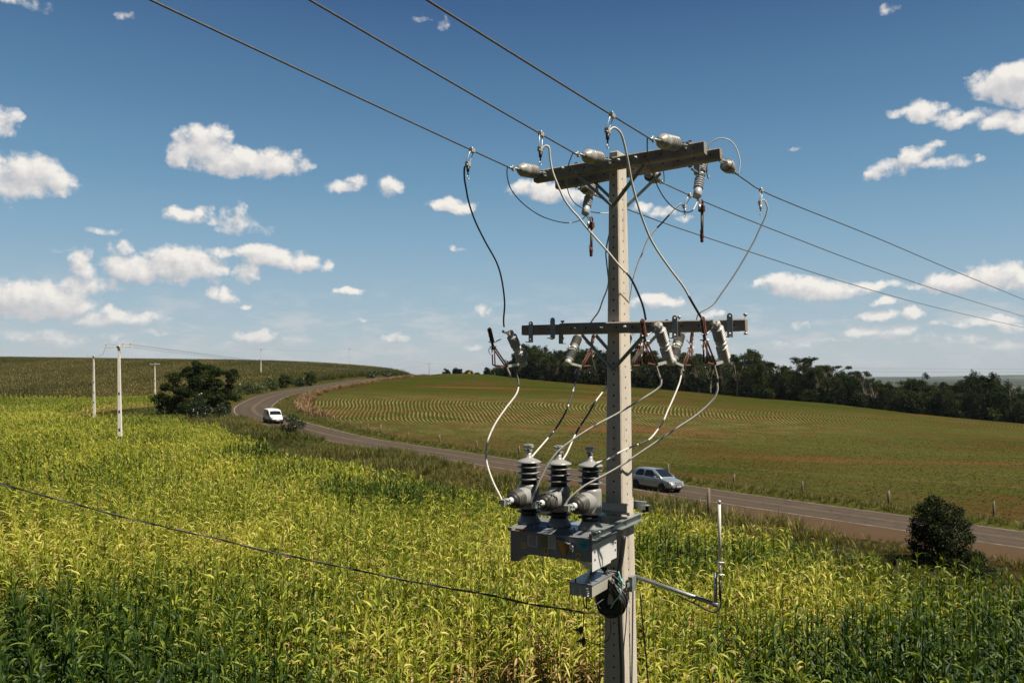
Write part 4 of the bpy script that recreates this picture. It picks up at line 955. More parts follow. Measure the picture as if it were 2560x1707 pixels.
cable('lead_cable', [(1526,950),(1514,970),(1488.6,1003.5),(1471,1033.8),(1447,1070.5),(1432.8,1097.6),(1416.8,1132.7),(1404,1151.8),(1397,1158)], Yl(-.17, 1), YT[1], .0088, 'lead with black tape coming from behind the pole to the middle bushing', sleeve, [(.28, .58)], G3)
cable('lead_cable', [(1650,940),(1652.8,950),(1651,964),(1640,975),(1621,987.6),(1576,1014.7),(1534.8,1038.6),(1487,1064),(1439,1094),(1397.7,1126),(1372,1158),(1353,1193),(1340,1222),(1329,1250),(1328,1258)], Yl(.677), YS[1], .0092, 'grey lead crossing the left face of the pole to the middle side bushing', sleeve, [(0, .07)], G3)
cable('lead_cable', [(1705,932),(1702,943),(1697.4,960.5),(1684.7,992),(1668.8,1027.4),(1656,1056),(1629,1092.8),(1608,1105.6),(1576,1118),(1544.4,1132.7),(1512.5,1150),(1483.8,1158),(1476,1160)], Yl(.43, 1), YT[2] - .05, .0090, 'white lead passing in front of the pole to the right bushing top', sleeve, [(0, .05), (.54, .62)], G3)
cable('lead_cable', [(1794,945),(1793,958),(1793,976.4),(1780.4,1002),(1742,1037),(1694,1069),(1646.4,1100.8),(1598.6,1132.7),(1550.8,1164.5),(1503,1191.6),(1464.7,1212),(1439,1231.5),(1420,1250),(1407,1272)], Yl(1.201), YS[2], .0094, 'long grey lead sweeping across the pole to the rightmost side bushing', sleeve, [(0, .07)], G3)

# ------------------------------------------------------------------ small louvred box, cable coil, conduit, antenna
bx = thing('louvred_box', L(-.02, .5, -2.05), 'small grey box with rows of louvres, bolted low on the big pole', 'control box'); BO = bx.location
b = MB(BO); c = L(-.045, .55, -1.972); b.cbox(c, N * .30, A * .115, Zv * .055, .004, olive); b.build('housing', None, bx)
b = MB(BO); b.box(L(-.045, .55, -1.913), A * .121, N * .306, Zv * .004, tankm); b.build('lid', None, bx)
for i in range(3):
    b = MB(BO)
    for j in range(4):
        c = L(-.045 + (i - 1) * .070, .851, -1.938 - .023 * j); b.prism([c - A * .018, c + A * .018, c + A * .010 - Zv * .012 + N * .008, c - A * .010 - Zv * .012 + N * .008], Zv * .002, platew)
    b.build('louvre_row', None, bx)
for s_, t_ in ((-.12, .80), (.04, .82), (-.10, .5), (.05, .45)):
    b = MB(BO); b.lathe([(0, .009), (.012, .009), (.012, .004), (.03, .004)], L(s_, t_, -1.909), Zv, 6, blackc); b.build('lid_bolt', None, bx)
b = MB(BO); b.lathe([(0, .022), (.03, .02), (.035, .014), (.07, .013)], L(.02, .42, -1.909), Zv, 10, blackc); b.build('cable_gland', None, bx)
b = MB(BO)
for q in range(2): b.tube(spline([L(-.08 + .03 * q, .7, -2.05), L(-.085 + .03 * q, .7, -2.13), L(-.05, .66, -2.19), L(.04, .5, -2.12)], 5), .006, 6, blackc)
b.build('bottom_leads', None, bx)

coil = thing('cable_coil', PL(1528, 1495, .42), 'big coil of spare black cable hung on the pole below the recloser', 'cable coil'); CO = coil.location
rr = random.Random(5); b = MB(CO)
for k in range(40):
    ra, rb = .104 + rr.uniform(-.055, .045), .142 + rr.uniform(-.055, .03); off_ = rr.uniform(-.055, .055); tilt = rr.uniform(-.15, .15); n = 28; ph = rr.uniform(-.25, .25); dx, dz = rr.uniform(-.014, .014), rr.uniform(-.02, .02)
    pts = []
    for i in range(n + 1):
        a_ = 2 * pi * i / n; x_ = ra * cos(a_ + ph * .3) * (1 - .12 * sin(a_)); z_ = rb * sin(a_) 
        pts.append(CO + A * (x_ + dx) + Zv * (z_ + dz) + N * (off_ + tilt * x_ + .02 * sin(2 * a_ + ph)))
    b.tube(pts, .0105, 6, blackc, False)
b.build('cable_loops', None, coil)
b = MB(CO); P_ = [(1546,1428),(1552,1447),(1556,1455),(1547,1468),(1552,1478),(1546,1492),(1534,1506),(1527,1520)]
b.tube(spline([PL(u, v, .50) for u, v in P_], 4), .007, 6, strapm); b.tube([PL(1546, 1440, .49), PL(1550, 1452, .50), PL(1562, 1462, .48)], .009, 6, strapm); b.tube([PL(1553, 1446, .49), PL(1548, 1458, .50)], .011, 6, strapm); b.build('strap', None, coil)

CG = 'black cables running down the pole'
def run(name, pts, t_, r, lab, cat='cable', grp=CG, mat=blackc, n=10):
    P_ = spline([PL(u, v, t_) for u, v in pts], 5); b = MB(P_[0]); b.tube(P_, r, n, mat); o = b.build(name, None); tag(o, lab, cat, grp)
run('conduit', [(1560, 1338), (1553, 1395), (1547, 1430), (1545, 1470), (1549, 1530), (1552, 1590), (1555, 1650), (1556, 1710), (1557, 1900)], .30, .024, 'thick black conduit running down the corner of the big pole', 'conduit', None)
run('hanging_cable', [(1500, 1534), (1500, 1620), (1499, 1710), (1499, 1900)], .33, .006, 'thin black cable down the left edge of the big pole')
run('hanging_cable', [(1566, 1470), (1567, 1520), (1564, 1570), (1560, 1612), (1558, 1660)], .24, .005, 'thin black cable on the lit face, right of the coil')
for k, (dx, dy) in enumerate(((0, 0), (7, 3), (-6, -2))):
    run('hanging_cable', [(1500 + dx, 1412 + dy), (1516 + dx, 1428 + dy), (1534 + dx, 1442 + dy), (1546 + dx * .3, 1452)], .38, .008, 'one of the black cables slanting from the recloser plate into the coil', grp='slanting black cables above the coil')
# service cable coming in from the left, with its dead end clamps
TWP = [(-260, 1125), (0, 1208), (109, 1238), (218, 1268), (330, 1297), (435, 1322), (545, 1347), (653, 1374), (762, 1397), (870, 1420), (980, 1443), (1088, 1464), (1180, 1479), (1252, 1493), (1340, 1512), (1415, 1522), (1458, 1531)]
Y0, Y1 = 10.5, PL(1458, 1531, .45).y
def twc(sgn, rad, mat, nm, par=None):
    ds = [0]
    for a_, c_ in zip(TWP[:-1], TWP[1:]): ds.append(ds[-1] + math.hypot(c_[0] - a_[0], c_[1] - a_[1]))
    sp_ = spline([W(u, v, Y0 + (Y1 - Y0) * q / ds[-1]) for (u, v), q in zip(TWP, ds)], 24)
    out_ = []
    for i, p in enumerate(sp_):
        d = (sp_[min(i + 1, len(sp_) - 1)] - sp_[max(i - 1, 0)]).normalized(); x, y, _ = ortho(d); ph = i * .16 + sgn; out_.append(p + (x * cos(ph) + y * sin(ph)) * .006)
    b = MB(sp_[0] if par is None else par.location); b.tube(out_, rad, 6, mat); return b.build(nm, None, par)
svc = twc(0, .0065, blackc, 'service_cable'); tag(svc, 'twisted black cable crossing the corn field from the left edge to the pole', 'cable')
twc(pi, .0048, pmat('worn_cable_wire', (.22, .21, .19), (.08, .075, .07), .6, .3), 'messenger_wire', svc)
dz_ = thing('anchor_clamp', PL(1457, 1545, .45), 'black dead end clamps dangling left of the pole where the service cable arrives', 'clamp'); DO = dz_.location
b = MB(DO); b.tube(spline([PL(u, v, .45) for u, v in ((1458, 1531), (1459, 1550), (1457, 1572), (1459, 1590), (1470, 1602), (1490, 1609), (1510, 1606), (1523, 1592), (1527, 1570), (1526, 1550))], 5), .005, 6, blackc); b.tube([PL(1458, 1532, .45), PL(1500, 1530, .30)], .006, 6, galv); b.build('loop', None, dz_)
for (x_, y_) in ((1452, 1573), (1458, 1602)):
    b = MB(DO); c = PL(x_, y_, .46); b.lathe([(-.03, .008), (-.02, .022), (.01, .026), (.03, .014), (.055, .006)], c, -Zv, 10, blackc); b.lathe([(0, .014), (.03, .016), (.06, .008), (.075, .006)], c + A * .0, -A - Zv * .15, 8, blackc); b.build('clamp', None, dz_)

ant = thing('antenna', L(.98, 0, -2.15), 'white rod antenna standing on an angled steel arm right of the pole', 'antenna'); AO = ant.location
pa, pb = L(.12, -.10, -2.03), L(.97, 0, -2.165)
b = MB(AO); b.tube([pa, pb], .021, 12, galv); b.build('arm', None, ant)
b = MB(AO); b.tube([pb + Zv * -.02, pb + Zv * .30], .017, 10, galv); b.lathe([(-.03, .026), (.03, .026)], pb, A, 10, galv); b.build('upright', None, ant)
o_ = pb + A * .045
b = MB(AO); b.tube([o_ + Zv * .24, o_ + Zv * .42], .014, 10, alu); b.build('mast_sleeve', None, ant)
b = MB(AO); b.tube([o_ + Zv * .40, o_ + Zv * .97], .0145, 12, antm); b.lathe([(0, .0165), (.03, .0165), (.034, .01)], o_ + Zv * .95, Zv, 12, alu); b.build('rod', None, ant)
for z_ in (.285, .40): 
    b = MB(AO); b.tube([pb + Zv * z_ - A * .02, pb + Zv * z_ + A * .09], .006, 6, alu); b.ring(o_ + Zv * z_, Zv, .02, .006, 12, alu); b.build('clamp', None, ant)
b = MB(AO); b.tube(spline([L(.60, .02, -2.125), L(.80, .02, -2.19), L(.95, .03, -2.235), o_ + Zv * -.02, o_ + Zv * .10, o_ + Zv * .24], 5), .008, 8, blackc); b.tube([o_ + Zv * .06 + N * .004, o_ + Zv * .235 + N * .004], .013, 8, blackc); b.build('coax_cable', None, ant)
b = MB(AO); b.box(L(.15, .06, -2.06), A * .022, N * .05, Zv * .072, galv); b.box(L(.14, 0, -2.06), A * .004, N * .17, Zv * .02, galv); b.build('pole_clamp', None, ant)
run('hanging_cable', [(1600, 1478), (1606, 1550), (1612, 1610), (1619, 1690), (1623, 1740), (1630, 1900), (1640, 2100)], .02, .0075, 'black cable hanging down from the antenna clamp at the right of the pole')

# ------------------------------------------------------------------ foliage helpers
class QB:
    """numpy quad soup with a leaf attribute"""
    def __init__(s): s.V = []; s.Q = []; s.a = []; s.n = 0; s.mi = []
    def strip(s, L_, R_, val, mi=0):
        k = len(L_); b = s.n; s.V += list(L_) + list(R_); s.n += 2 * k
        for i in range(k - 1): s.Q.append((b + i, b + i + 1, b + k + i + 1, b + k + i)); s.a.append(val); s.mi.append(mi)
    def mesh(s, name, mats): return np_mesh(name, s.V, s.Q, mats, {'lf': ('FACE', s.a)}, s.mi, smooth=True)
def leaf(qb, base, az_, elv, ln, wid, droop, seg, val, fold=.35, twist=0., halves=2):
    h = np.array((cos(az_), sin(az_), 0.)); side = np.array((-sin(az_), cos(az_), 0.)); p = np.array(base, float); e = elv; C_ = []; 
    for i in range(seg + 1):
        t_ = i / seg; w_ = wid * (min(1, .35 + 2.2 * t_) * (1 - t_ ** 2.4)) * .5 + .001
        d = h * cos(e) + np.array((0, 0, sin(e))); up_ = np.cross(side, d) * -1
        tw = twist * t_; sd_ = side * cos(tw) + up_ * sin(tw)
        C_.append((p.copy(), sd_ * w_, up_ * w_ * fold)); p = p + d * ln / seg; e -= droop / seg * (.4 + 1.2 * t_)
    if halves == 2:
        mid = [c for c, a_, b_ in C_]
        qb.strip([c - a_ + b_ for c, a_, b_ in C_], mid, val); qb.strip(mid, [c + a_ + b_ for c, a_, b_ in C_], val)
    else: qb.strip([c - a_ for c, a_, b_ in C_], [c + a_ for c, a_, b_ in C_], val)
def corn_plant(seed, H=2.1, hi=True, dead=.15, tassel=True):
    r = random.Random(seed); qb = QB(); H *= r.uniform(.93, 1.07); lean = np.array((r.uniform(-.05, .05), r.uniform(-.05, .05), 0))
    n = 15 if hi else 11; az0 = r.uniform(0, 2 * pi); seg = 6 if hi else 3
    for k in range(4):   # stalk, two crossed strips are enough inside the canopy
        a_ = k * pi / 2; w_ = .012
        pts = [np.array((0, 0, z_)) + lean * z_ for z_ in (0, H * .5, H * .95)]
        o1 = np.array((cos(a_), sin(a_), 0)) * w_; o2 = np.array((cos(a_ + pi / 2), sin(a_ + pi / 2), 0)) * w_
        qb.strip([p + o1 for p in pts], [p + o2 for p in pts], .30)
        if not hi and k == 1: break
    for i in range(n):
        t_ = i / (n - 1); z_ = H * (.12 + .80 * t_); az_ = az0 + i * pi + r.uniform(-.45, .45)
        ln = (.38 + .26 * sin(pi * min(1, t_ * 1.15))) * r.uniform(.7, 1.2); el_ = radians(r.uniform(12, 66) + 14 * t_); dr = radians(r.uniform(30, 165) - 25 * t_)
        val = min(1, max(0, r.gauss(.5, .28)))
        if t_ < .45 and r.random() < .75: val = 1.3
        elif r.random() < dead * .5: val = 1.3; dr += 1.1; ln *= .8
        leaf(qb, np.array((0, 0, z_)) + lean * z_, az_, el_, ln, .066 if hi else .085, dr, seg, val, .30, r.uniform(-.9, .9), 2 if hi else 1)
    if tassel:
        for k in range(7 if hi else 4):
            az_ = r.uniform(0, 2 * pi); leaf(qb, np.array((0, 0, H * .93)) + lean * H, az_, radians(r.uniform(62, 89)), .22 if k else .30, .010 if hi else .022, radians(r.uniform(10, 60)), 3 if hi else 2, 1.3 if r.random() < .1 else .62, .2, 0, 1)
    return qb
def src(name, qb, mats):
    me = qb.mesh(name, mats); return bpy.data.objects.new(name, me)
def grass_tuft(seed, n=22, h=.45, spread=.16, dry=.1, wid=.028):
    r = random.Random(seed); qb = QB()
    for k in range(n):
        a_ = r.uniform(0, 2 * pi); d = r.uniform(0, spread); leaf(qb, (d * cos(a_), d * sin(a_), 0), a_ + r.uniform(-1, 1), radians(r.uniform(55, 88)), h * r.uniform(.5, 1.15), wid, radians(r.uniform(20, 90)), 3, 1.3 if r.random() < dry else r.random(), 0, r.uniform(-1, 1), 1)
    return qb
def scatter(name, pts, idx_, rot, scl, tint, variants, label=None, kind='stuff', tilt=None):
    n = len(pts); me = bpy.data.meshes.new(name); me.vertices.add(n); me.vertices.foreach_set('co', np.asarray(pts, np.float32).ravel())
    for nm, typ, arr in (('idx', 'INT', np.asarray(idx_, np.int32)), ('rotz', 'FLOAT', np.asarray(rot, np.float32)), ('scl', 'FLOAT', np.asarray(scl, np.float32)), ('tint', 'FLOAT', np.asarray(tint, np.float32))):
        a_ = me.attributes.new(nm, typ, 'POINT'); a_.data.foreach_set('value', arr)
    me.update(); o = bpy.data.objects.new(name, me); COL.objects.link(o)
    ng = bpy.data.node_groups.new(name + '_scatter', 'GeometryNodeTree'); ng.interface.new_socket('Geometry', in_out='INPUT', socket_type='NodeSocketGeometry'); ng.interface.new_socket('Geometry', in_out='OUTPUT', socket_type='NodeSocketGeometry')
    g = NT(ng); gi = g.new('NodeGroupInput'); go = g.new('NodeGroupOutput')
    g2i = g.new('GeometryNodeGeometryToInstance')
    for v in reversed(variants):
        oi = g.new('GeometryNodeObjectInfo'); oi.inputs['Object'].default_value = v; g.l.new(oi.outputs['Geometry'], g2i.inputs[0])
    def att(nm, typ):
        a_ = g.new('GeometryNodeInputNamedAttribute', data_type=typ); a_.inputs['Name'].default_value = nm; return a_.outputs['Attribute']
    ip = g.new('GeometryNodeInstanceOnPoints'); g.l.new(gi.outputs[0], ip.inputs['Points']); g.l.new(g2i.outputs[0], ip.inputs['Instance'])
    ip.inputs['Pick Instance'].default_value = True; g.l.new(att('idx', 'INT'), ip.inputs['Instance Index'])
    cx = g.new('ShaderNodeCombineXYZ'); g.l.new(att('rotz', 'FLOAT'), cx.inputs[2])
    er = g.new('FunctionNodeEulerToRotation'); g.l.new(cx.outputs[0], er.inputs[0]); g.l.new(er.outputs[0], ip.inputs['Rotation'])
    g.l.new(att('scl', 'FLOAT'), ip.inputs['Scale']); g.l.new(ip.outputs[0], go.inputs[0])
    md = o.modifiers.new('scatter', 'NODES'); md.node_group = ng
    tag(o, label, None, None, kind); return o
def vnoise(X, Y, sc, seed=0):
    """cheap smooth value noise in 0..1"""
    r = np.random.default_rng(seed); G_ = r.random((64, 64)); x = (X / sc) % 63; y = (Y / sc) % 63; i = np.floor(x).astype(int); j = np.floor(y).astype(int); fx = x - i; fy = y - j; fx = fx * fx * (3 - 2 * fx); fy = fy * fy * (3 - 2 * fy)
    return G_[i, j] * (1 - fx) * (1 - fy) + G_[i + 1, j] * fx * (1 - fy) + G_[i, j + 1] * (1 - fx) * fy + G_[i + 1, j + 1] * fx * fy
def in_view(X, Y, mx=6.0, right=.66, left=.66): return (Y > 0) & (X < right * Y + mx) & (X > -left * Y - mx)

# ------------------------------------------------------------------ corn
CV = [src('corn_plant', corn_plant(100 + k, 2.15, True, .22), [cornm]) for k in range(6)] + [src('corn_plant_small', corn_plant(200 + k, 2.15, False, .12), [cornm]) for k in range(5)]
for k in range(4):       # far clumps of plants for the hill
    r = random.Random(300 + k); qb = QB()
    for i in range(30):
        ox, oy = r.uniform(-2, 2), r.uniform(-2, 2); H = 2.0 * r.uniform(.85, 1.1); a0 = r.uniform(0, 2 * pi)
        for j in range(6): leaf(qb, (ox, oy, H * (.45 + .10 * j)), a0 + j * pi + r.uniform(-.5, .5), radians(r.uniform(45, 75)), .65, .13, radians(r.uniform(70, 130)), 2, 1.3 if r.random() < .10 else r.uniform(.1, .9), 0, 0, 1)
        leaf(qb, (ox, oy, H * .9), 0, radians(85), .35, .06, .2, 1, 1.3 if r.random() < .6 else .95, 0, 0, 1)
    CV.append(src('corn_clump', qb, [hillm]))
RNG = np.random.default_rng(3)
def blob(X, Y, cx, cy, rx, ry, rot=0):
    c_, s_ = cos(rot), sin(rot); dx, dy = X - cx, Y - cy; u = (dx * c_ + dy * s_) / rx; v = (-dx * s_ + dy * c_) / ry
    return np.clip(1.25 - np.sqrt(u * u + v * v), 0, 1)
def corn_tint(X, Y):
    """0 = lush dark green patches, 1 = yellowing plants"""
    n_ = vnoise(X, Y, 5, 1) * .5 + vnoise(X, Y, 1.7, 2) * .3 + vnoise(X, Y, 14, 3) * .4
    t_ = .60 + (n_ - .6) * .75
    for (cx, cy, rx, ry, k_) in ((-12, 17, 8, 7, .85), (-7.5, 14, 5, 3.5, .7), (8.5, 18.5, 5, 3.0, .9), (12.5, 17.5, 4, 4, .9), (14.5, 24, 5, 5, .7), (5.5, 27.5, 3, 2.2, .8), (9, 29, 4, 2, .75), (-6, 42, 4.2, 2.2, 1.0), (-9, 44, 2.0, 1.6, .8), (-14, 50.5, 4, 2.2, .8), (-18.5, 60, 3.4, 3, .9), (-24, 69, 3, 2, .5), (-31, 68, 4, 3, .6), (-38, 66, 3, 3, .5)):
        t_ -= blob(X, Y, cx, cy, rx, ry) * k_ * .75
    t_ += blob(X, Y, -2, 19, 5, 4) * .25 + blob(X, Y, -15, 30, 14, 6) * .16 + blob(X, Y, 3, 17, 3, 3) * .2
    return t_
def corn_edge(X, Y): return np.interp(Y, [20, 27, 38, 45, 57, 80, 110, 140, 160], [18, 17.2, 15.2, 18.6, 18.8, 14, 12.5, 17, 17]) + (vnoise(X, Y, 3, 21) - .5) * 2.5
def corn_zone(X, Y, D):
    m = D < -corn_edge(X, Y)
    m &= ~((Y > 95) & (D > -25) & (Y < 150)); m &= ~((Y >= 150) & (D > -19))
    m &= np.hypot(X - PC.x, Y - PC.y) > .9
    return m
P_, ID, RO_, SC, TI = [], [], [], [], []
def add_pts(X, Y, ids, sc0, tn):
    P_.append(np.column_stack([X, Y, ground(X, Y)])); ID.append(ids); RO_.append(RNG.uniform(0, 2 * pi, len(X))); SC.append(sc0); TI.append(tn)
def rows_grid(y0, y1, rowsp, plsp, right=.66, mx=6):
    """rows of plants turned 35 degrees, jittered along the row"""
    R0 = y1 * 1.3 + 20; a_ = radians(35); i = np.arange(-R0, R0, rowsp); j = np.arange(-R0, R0, plsp); I, J = np.meshgrid(i, j); I = I + RNG.normal(0, .05, I.shape); J = J + RNG.uniform(-.4, .4, J.shape) * plsp
    X = I * cos(a_) - J * sin(a_); Y = I * sin(a_) + J * cos(a_); k = (Y > y0) & (Y < y1) & in_view(X, Y, mx, right); return X[k], Y[k]
X, Y = rows_grid(6.5, 44, .62, .17, mx=7); D, I = road_dist(X, Y); k = corn_zone(X, Y, D)
gap = blob(X, Y, .6, 17.6, 2.3, 1.7) + blob(X, Y, 5.0, 15.3, 1.6, 1.2) * .6
k &= RNG.random(len(X)) > np.clip(gap * 2.2, 0, .93) ; k &= RNG.random(len(X)) > .05
X, Y = X[k], Y[k]; tn = corn_tint(X, Y)
hgt_ = .92 + .13 * vnoise(X, Y, 4, 9) + .22 * np.clip(.45 - tn, 0, .5)
add_pts(X, Y, RNG.integers(0, 6, len(X)), hgt_ * RNG.uniform(.74, 1.06, len(X)), np.clip(tn + RNG.normal(0, .10, len(X)), 0, 1))
X, Y = rows_grid(44, 110, .74, .24, right=.3); D, I = road_dist(X, Y); k = corn_zone(X, Y, D) & (RNG.random(len(X)) > .04); X, Y = X[k], Y[k]; tn = corn_tint(X, Y)
add_pts(X, Y, RNG.integers(6, 11, len(X)), (.95 + .10 * vnoise(X, Y, 5, 9) + .20 * np.clip(.45 - tn, 0, .5)) * RNG.uniform(.88, 1.1, len(X)), np.clip(tn + RNG.normal(0, .10, len(X)), 0, 1))
X, Y = rows_grid(110, 186, .95, .50, right=0, mx=8); D, I = road_dist(X, Y); k = corn_zone(X, Y, D); X, Y = X[k], Y[k]
add_pts(X, Y, RNG.integers(6, 11, len(X)), (1.08 + .12 * vnoise(X, Y, 6, 9)) * RNG.uniform(.85, 1.12, len(X)), np.clip(.48 + .45 * (vnoise(X, Y, 12, 5) - .5) + RNG.normal(0, .09, len(X)), 0, 1))
X, Y = rows_grid(188, 505, 2.7, 2.7, right=0.02, mx=14); D, I = road_dist(X, Y); k = (D < -19) & ((np.sin(.0) * X) > -1); X, Y = X[k], Y[k]
add_pts(X, Y, RNG.integers(11, 15, len(X)), RNG.uniform(.92, 1.1, len(X)), np.clip(.35 + .6 * (vnoise(X, Y * .5, 18, 6) - .5) + RNG.normal(0, .07, len(X)), 0, 1))
print('corn points', sum(len(x) for x in P_))
scatter('corn_field', np.vstack(P_), np.concatenate(ID), np.concatenate(RO_), np.concatenate(SC), np.concatenate(TI), CV, 'dense field of ripening corn, yellow green with darker lush patches')

# ------------------------------------------------------------------ grass along the road, seedlings on the field
GV = [src('grass_tuft', grass_tuft(400 + k, 20, .5, .16, .06), [grassm]) for k in range(3)] + [src('grass_tall', grass_tuft(410 + k, 26, .85, .2, .10, .032), [grassm]) for k in range(3)]
GF = [src('grass_clump', grass_tuft(420 + k, 30, .50, .45, .08, .05), [grassm]) for k in range(2)]
def along(y0, y1, o0, o1, dens, seed):
    """random points in a strip between two offsets from the road line"""
    r = np.random.default_rng(seed); i0, i1 = arc(y0), arc(y1); i0, i1 = min(i0, i1), max(i0, i1)
    n = int((i1 - i0) * 1.5 * abs(o1 - o0) * dens); t_ = r.uniform(i0, i1 - 1.01, n); i = t_.astype(int); f = (t_ - i)[:, None]; o = r.uniform(min(o0, o1), max(o0, o1), n)
    xy = RC[i, :2] * (1 - f) + RC[i + 1, :2] * f; nn = RN[i] * (1 - f) + RN[i + 1] * f; xy = xy + nn * o[:, None]; return xy[:, 0], xy[:, 1], o
gx_, gy_, gi_, gs_, gt_ = [], [], [], [], []
def addg(X, Y, i, sc_, tn): gx_.append(X); gy_.append(Y); gi_.append(i); gs_.append(sc_); gt_.append(tn)
X, Y, o = along(14, 115, 3.5, 6.6, 6, 1); k = in_view(X, Y); X, Y, o = X[k], Y[k], o[k]
addg(X, Y, RNG.integers(0, 3, len(X)), (.35 + .5 * np.clip((o - 3.6) / 1.2, 0, 1)) * RNG.uniform(.7, 1.2, len(X)), np.clip(.62 + RNG.normal(0, .15, len(X)), 0, 1))
X, Y, o = along(115, 340, 3.5, 6.8, 2.0, 2); addg(X, Y, RNG.integers(6, 8, len(X)), RNG.uniform(.5, .9, len(X)), np.clip(.60 + RNG.normal(0, .15, len(X)), 0, 1))
# weedy slope between the corn and the road
X, Y, o = along(8, 112, -21.5, -3.7, 5.0, 3); k = in_view(X, Y); X, Y, o = X[k], Y[k], o[k]
inner = np.interp(Y, [40, 58, 70, 90], [6.9, 6.1, 4.9, 3.7]) + (vnoise(X, Y, 2.5, 31) - .5) * 2.2
k = (-o > inner) & (-o < corn_edge(X, Y) + 1.0); X, Y, o, inner = X[k], Y[k], o[k], inner[k]
nz_ = vnoise(X, Y, 4.5, 32); tall = nz_ > .55
addg(X, Y, np.where(tall, RNG.integers(3, 6, len(X)), RNG.integers(0, 3, len(X))), (.45 + .6 * nz_ + .25 * np.clip((-o - inner) / 6, 0, 1)) * RNG.uniform(.75, 1.2, len(X)), np.clip(.42 + .65 * (vnoise(X, Y, 3.5, 33) - .35) + .35 * (1 - np.clip((-o - inner) / 3, 0, 1)) * .6 + RNG.normal(0, .10, len(X)), 0, 1))
X, Y, o = along(100, 330, -20, -3.7, 1.6, 4); k = (-o < 20); X, Y, o = X[k], Y[k], o[k]
addg(X, Y, RNG.integers(6, 8, len(X)), (.55 + .8 * np.clip((-o - 6) / 10, 0, 1)) * RNG.uniform(.7, 1.2, len(X)), np.clip(.55 - .25 * np.clip((-o - 5) / 8, 0, 1) + .5 * (vnoise(X, Y, 5, 34) - .5) + RNG.normal(0, .1, len(X)), 0, 1))
# thin grass in the gap beside the pole
X = RNG.uniform(-2.5, 7.5, 1500); Y = RNG.uniform(14, 20.5, 1500); addg(X, Y, RNG.integers(0, 6, len(X)), RNG.uniform(.6, 1.2, len(X)), np.clip(.45 + RNG.normal(0, .15, len(X)), 0, 1))
GX_, GY_ = np.concatenate(gx_), np.concatenate(gy_)
scatter('roadside_grass', np.column_stack([GX_, GY_, ground(GX_, GY_)]), np.concatenate(gi_), RNG.uniform(0, 2 * pi, len(GX_)), np.concatenate(gs_), np.concatenate(gt_), GV + GF, 'grass and weeds growing along both sides of the road')
print('grass points', len(GX_))

# young crop standing in rows that follow the road
fx_, fy_, fs_, ft_, fi_ = [], [], [], [], []
for row_ in range(0, 190):
    o = 7.2 + row_ * .62
    ii = np.arange(arc(14), arc(150)) if o < 60 else np.arange(arc(14), arc(110)); p = RC[ii, :2] + RN[ii] * o
    d = np.hypot(*(np.diff(p, axis=0).T)); s_ = np.concatenate([[0], np.cumsum(d)]); m = int(s_[-1] / (.24 if o < 34 else .42)); q = np.sort(RNG.uniform(0, s_[-1], m)); X = np.interp(q, s_, p[:, 0]) + RNG.normal(0, .04, m); Y = np.interp(q, s_, p[:, 1]) + RNG.normal(0, .04, m)
    k = in_view(X, Y, 3) & (Y < 112) & (Y + .9 * (12 - X).clip(0, 40) < 108); k &= RNG.random(len(X)) < .35 + vnoise(X, Y, 7, 42) * .8; X, Y = X[k], Y[k]
    fx_.append(X); fy_.append(Y)
X, Y = np.concatenate(fx_), np.concatenate(fy_); D, I = road_dist(X, Y); k = (D > 6.9); X, Y = X[k], Y[k]
SD = [src('seedling', grass_tuft(440 + k, 9, .15, .10, .12, .028), [grassm]) for k in range(3)]
scatter('young_crop', np.column_stack([X, Y, ground(X, Y)]), RNG.integers(0, 3, len(X)), RNG.uniform(0, 2 * pi, len(X)), RNG.uniform(.5, 1.0, len(X)), np.clip(.68 + .5 * (vnoise(X, Y, 9, 43) - .5) + RNG.normal(0, .2, len(X)), 0, 1), SD, 'low young crop on the red soil of the field beyond the road')
print('seedlings', len(X))
# dry straw coloured cane along the inside of the bend
DC = [src('dry_cane_clump', grass_tuft(460 + k, 34, 1.0, .6, .3, .07), [drym]) for k in range(3)]
X, Y, o = along(112, 345, 6.9, 10.2, 1.2, 8); wd_ = np.interp(Y, [108, 125, 150, 200, 345], [.2, .9, 1, .8, .5]); k = (o - 6.9) < 3.0 * wd_ * (.7 + .6 * vnoise(X, Y, 6, 50)); X, Y = X[k], Y[k]
scatter('dry_cane_strip', np.column_stack([X, Y, ground(X, Y)]), RNG.integers(0, 3, len(X)), RNG.uniform(0, 2 * pi, len(X)), RNG.uniform(.6, 1.15, len(X)), RNG.uniform(.1, .9, len(X)), DC, 'strip of dry straw coloured cane along the fence of the field')
# tall green fodder grass on the left of the road beyond the bend
TG = [src('fodder_clump', grass_tuft(470 + k, 40, 2.3, .9, .05, .12), [grassm]) for k in range(3)]
X, Y, o = along(196, 372, -19.5, -9.5, .55, 9); X2, Y2, o2 = along(160, 230, -20, -11, .12, 10); X = np.concatenate([X, X2]); Y = np.concatenate([Y, Y2])
scatter('fodder_grass', np.column_stack([X, Y, ground(X, Y)]), RNG.integers(0, 3, len(X)), RNG.uniform(0, 2 * pi, len(X)), RNG.uniform(.7, 1.15, len(X)), np.clip(.36 + RNG.normal(0, .14, len(X)), 0, 1), TG, 'tall green fodder grass on the bank left of the far road')

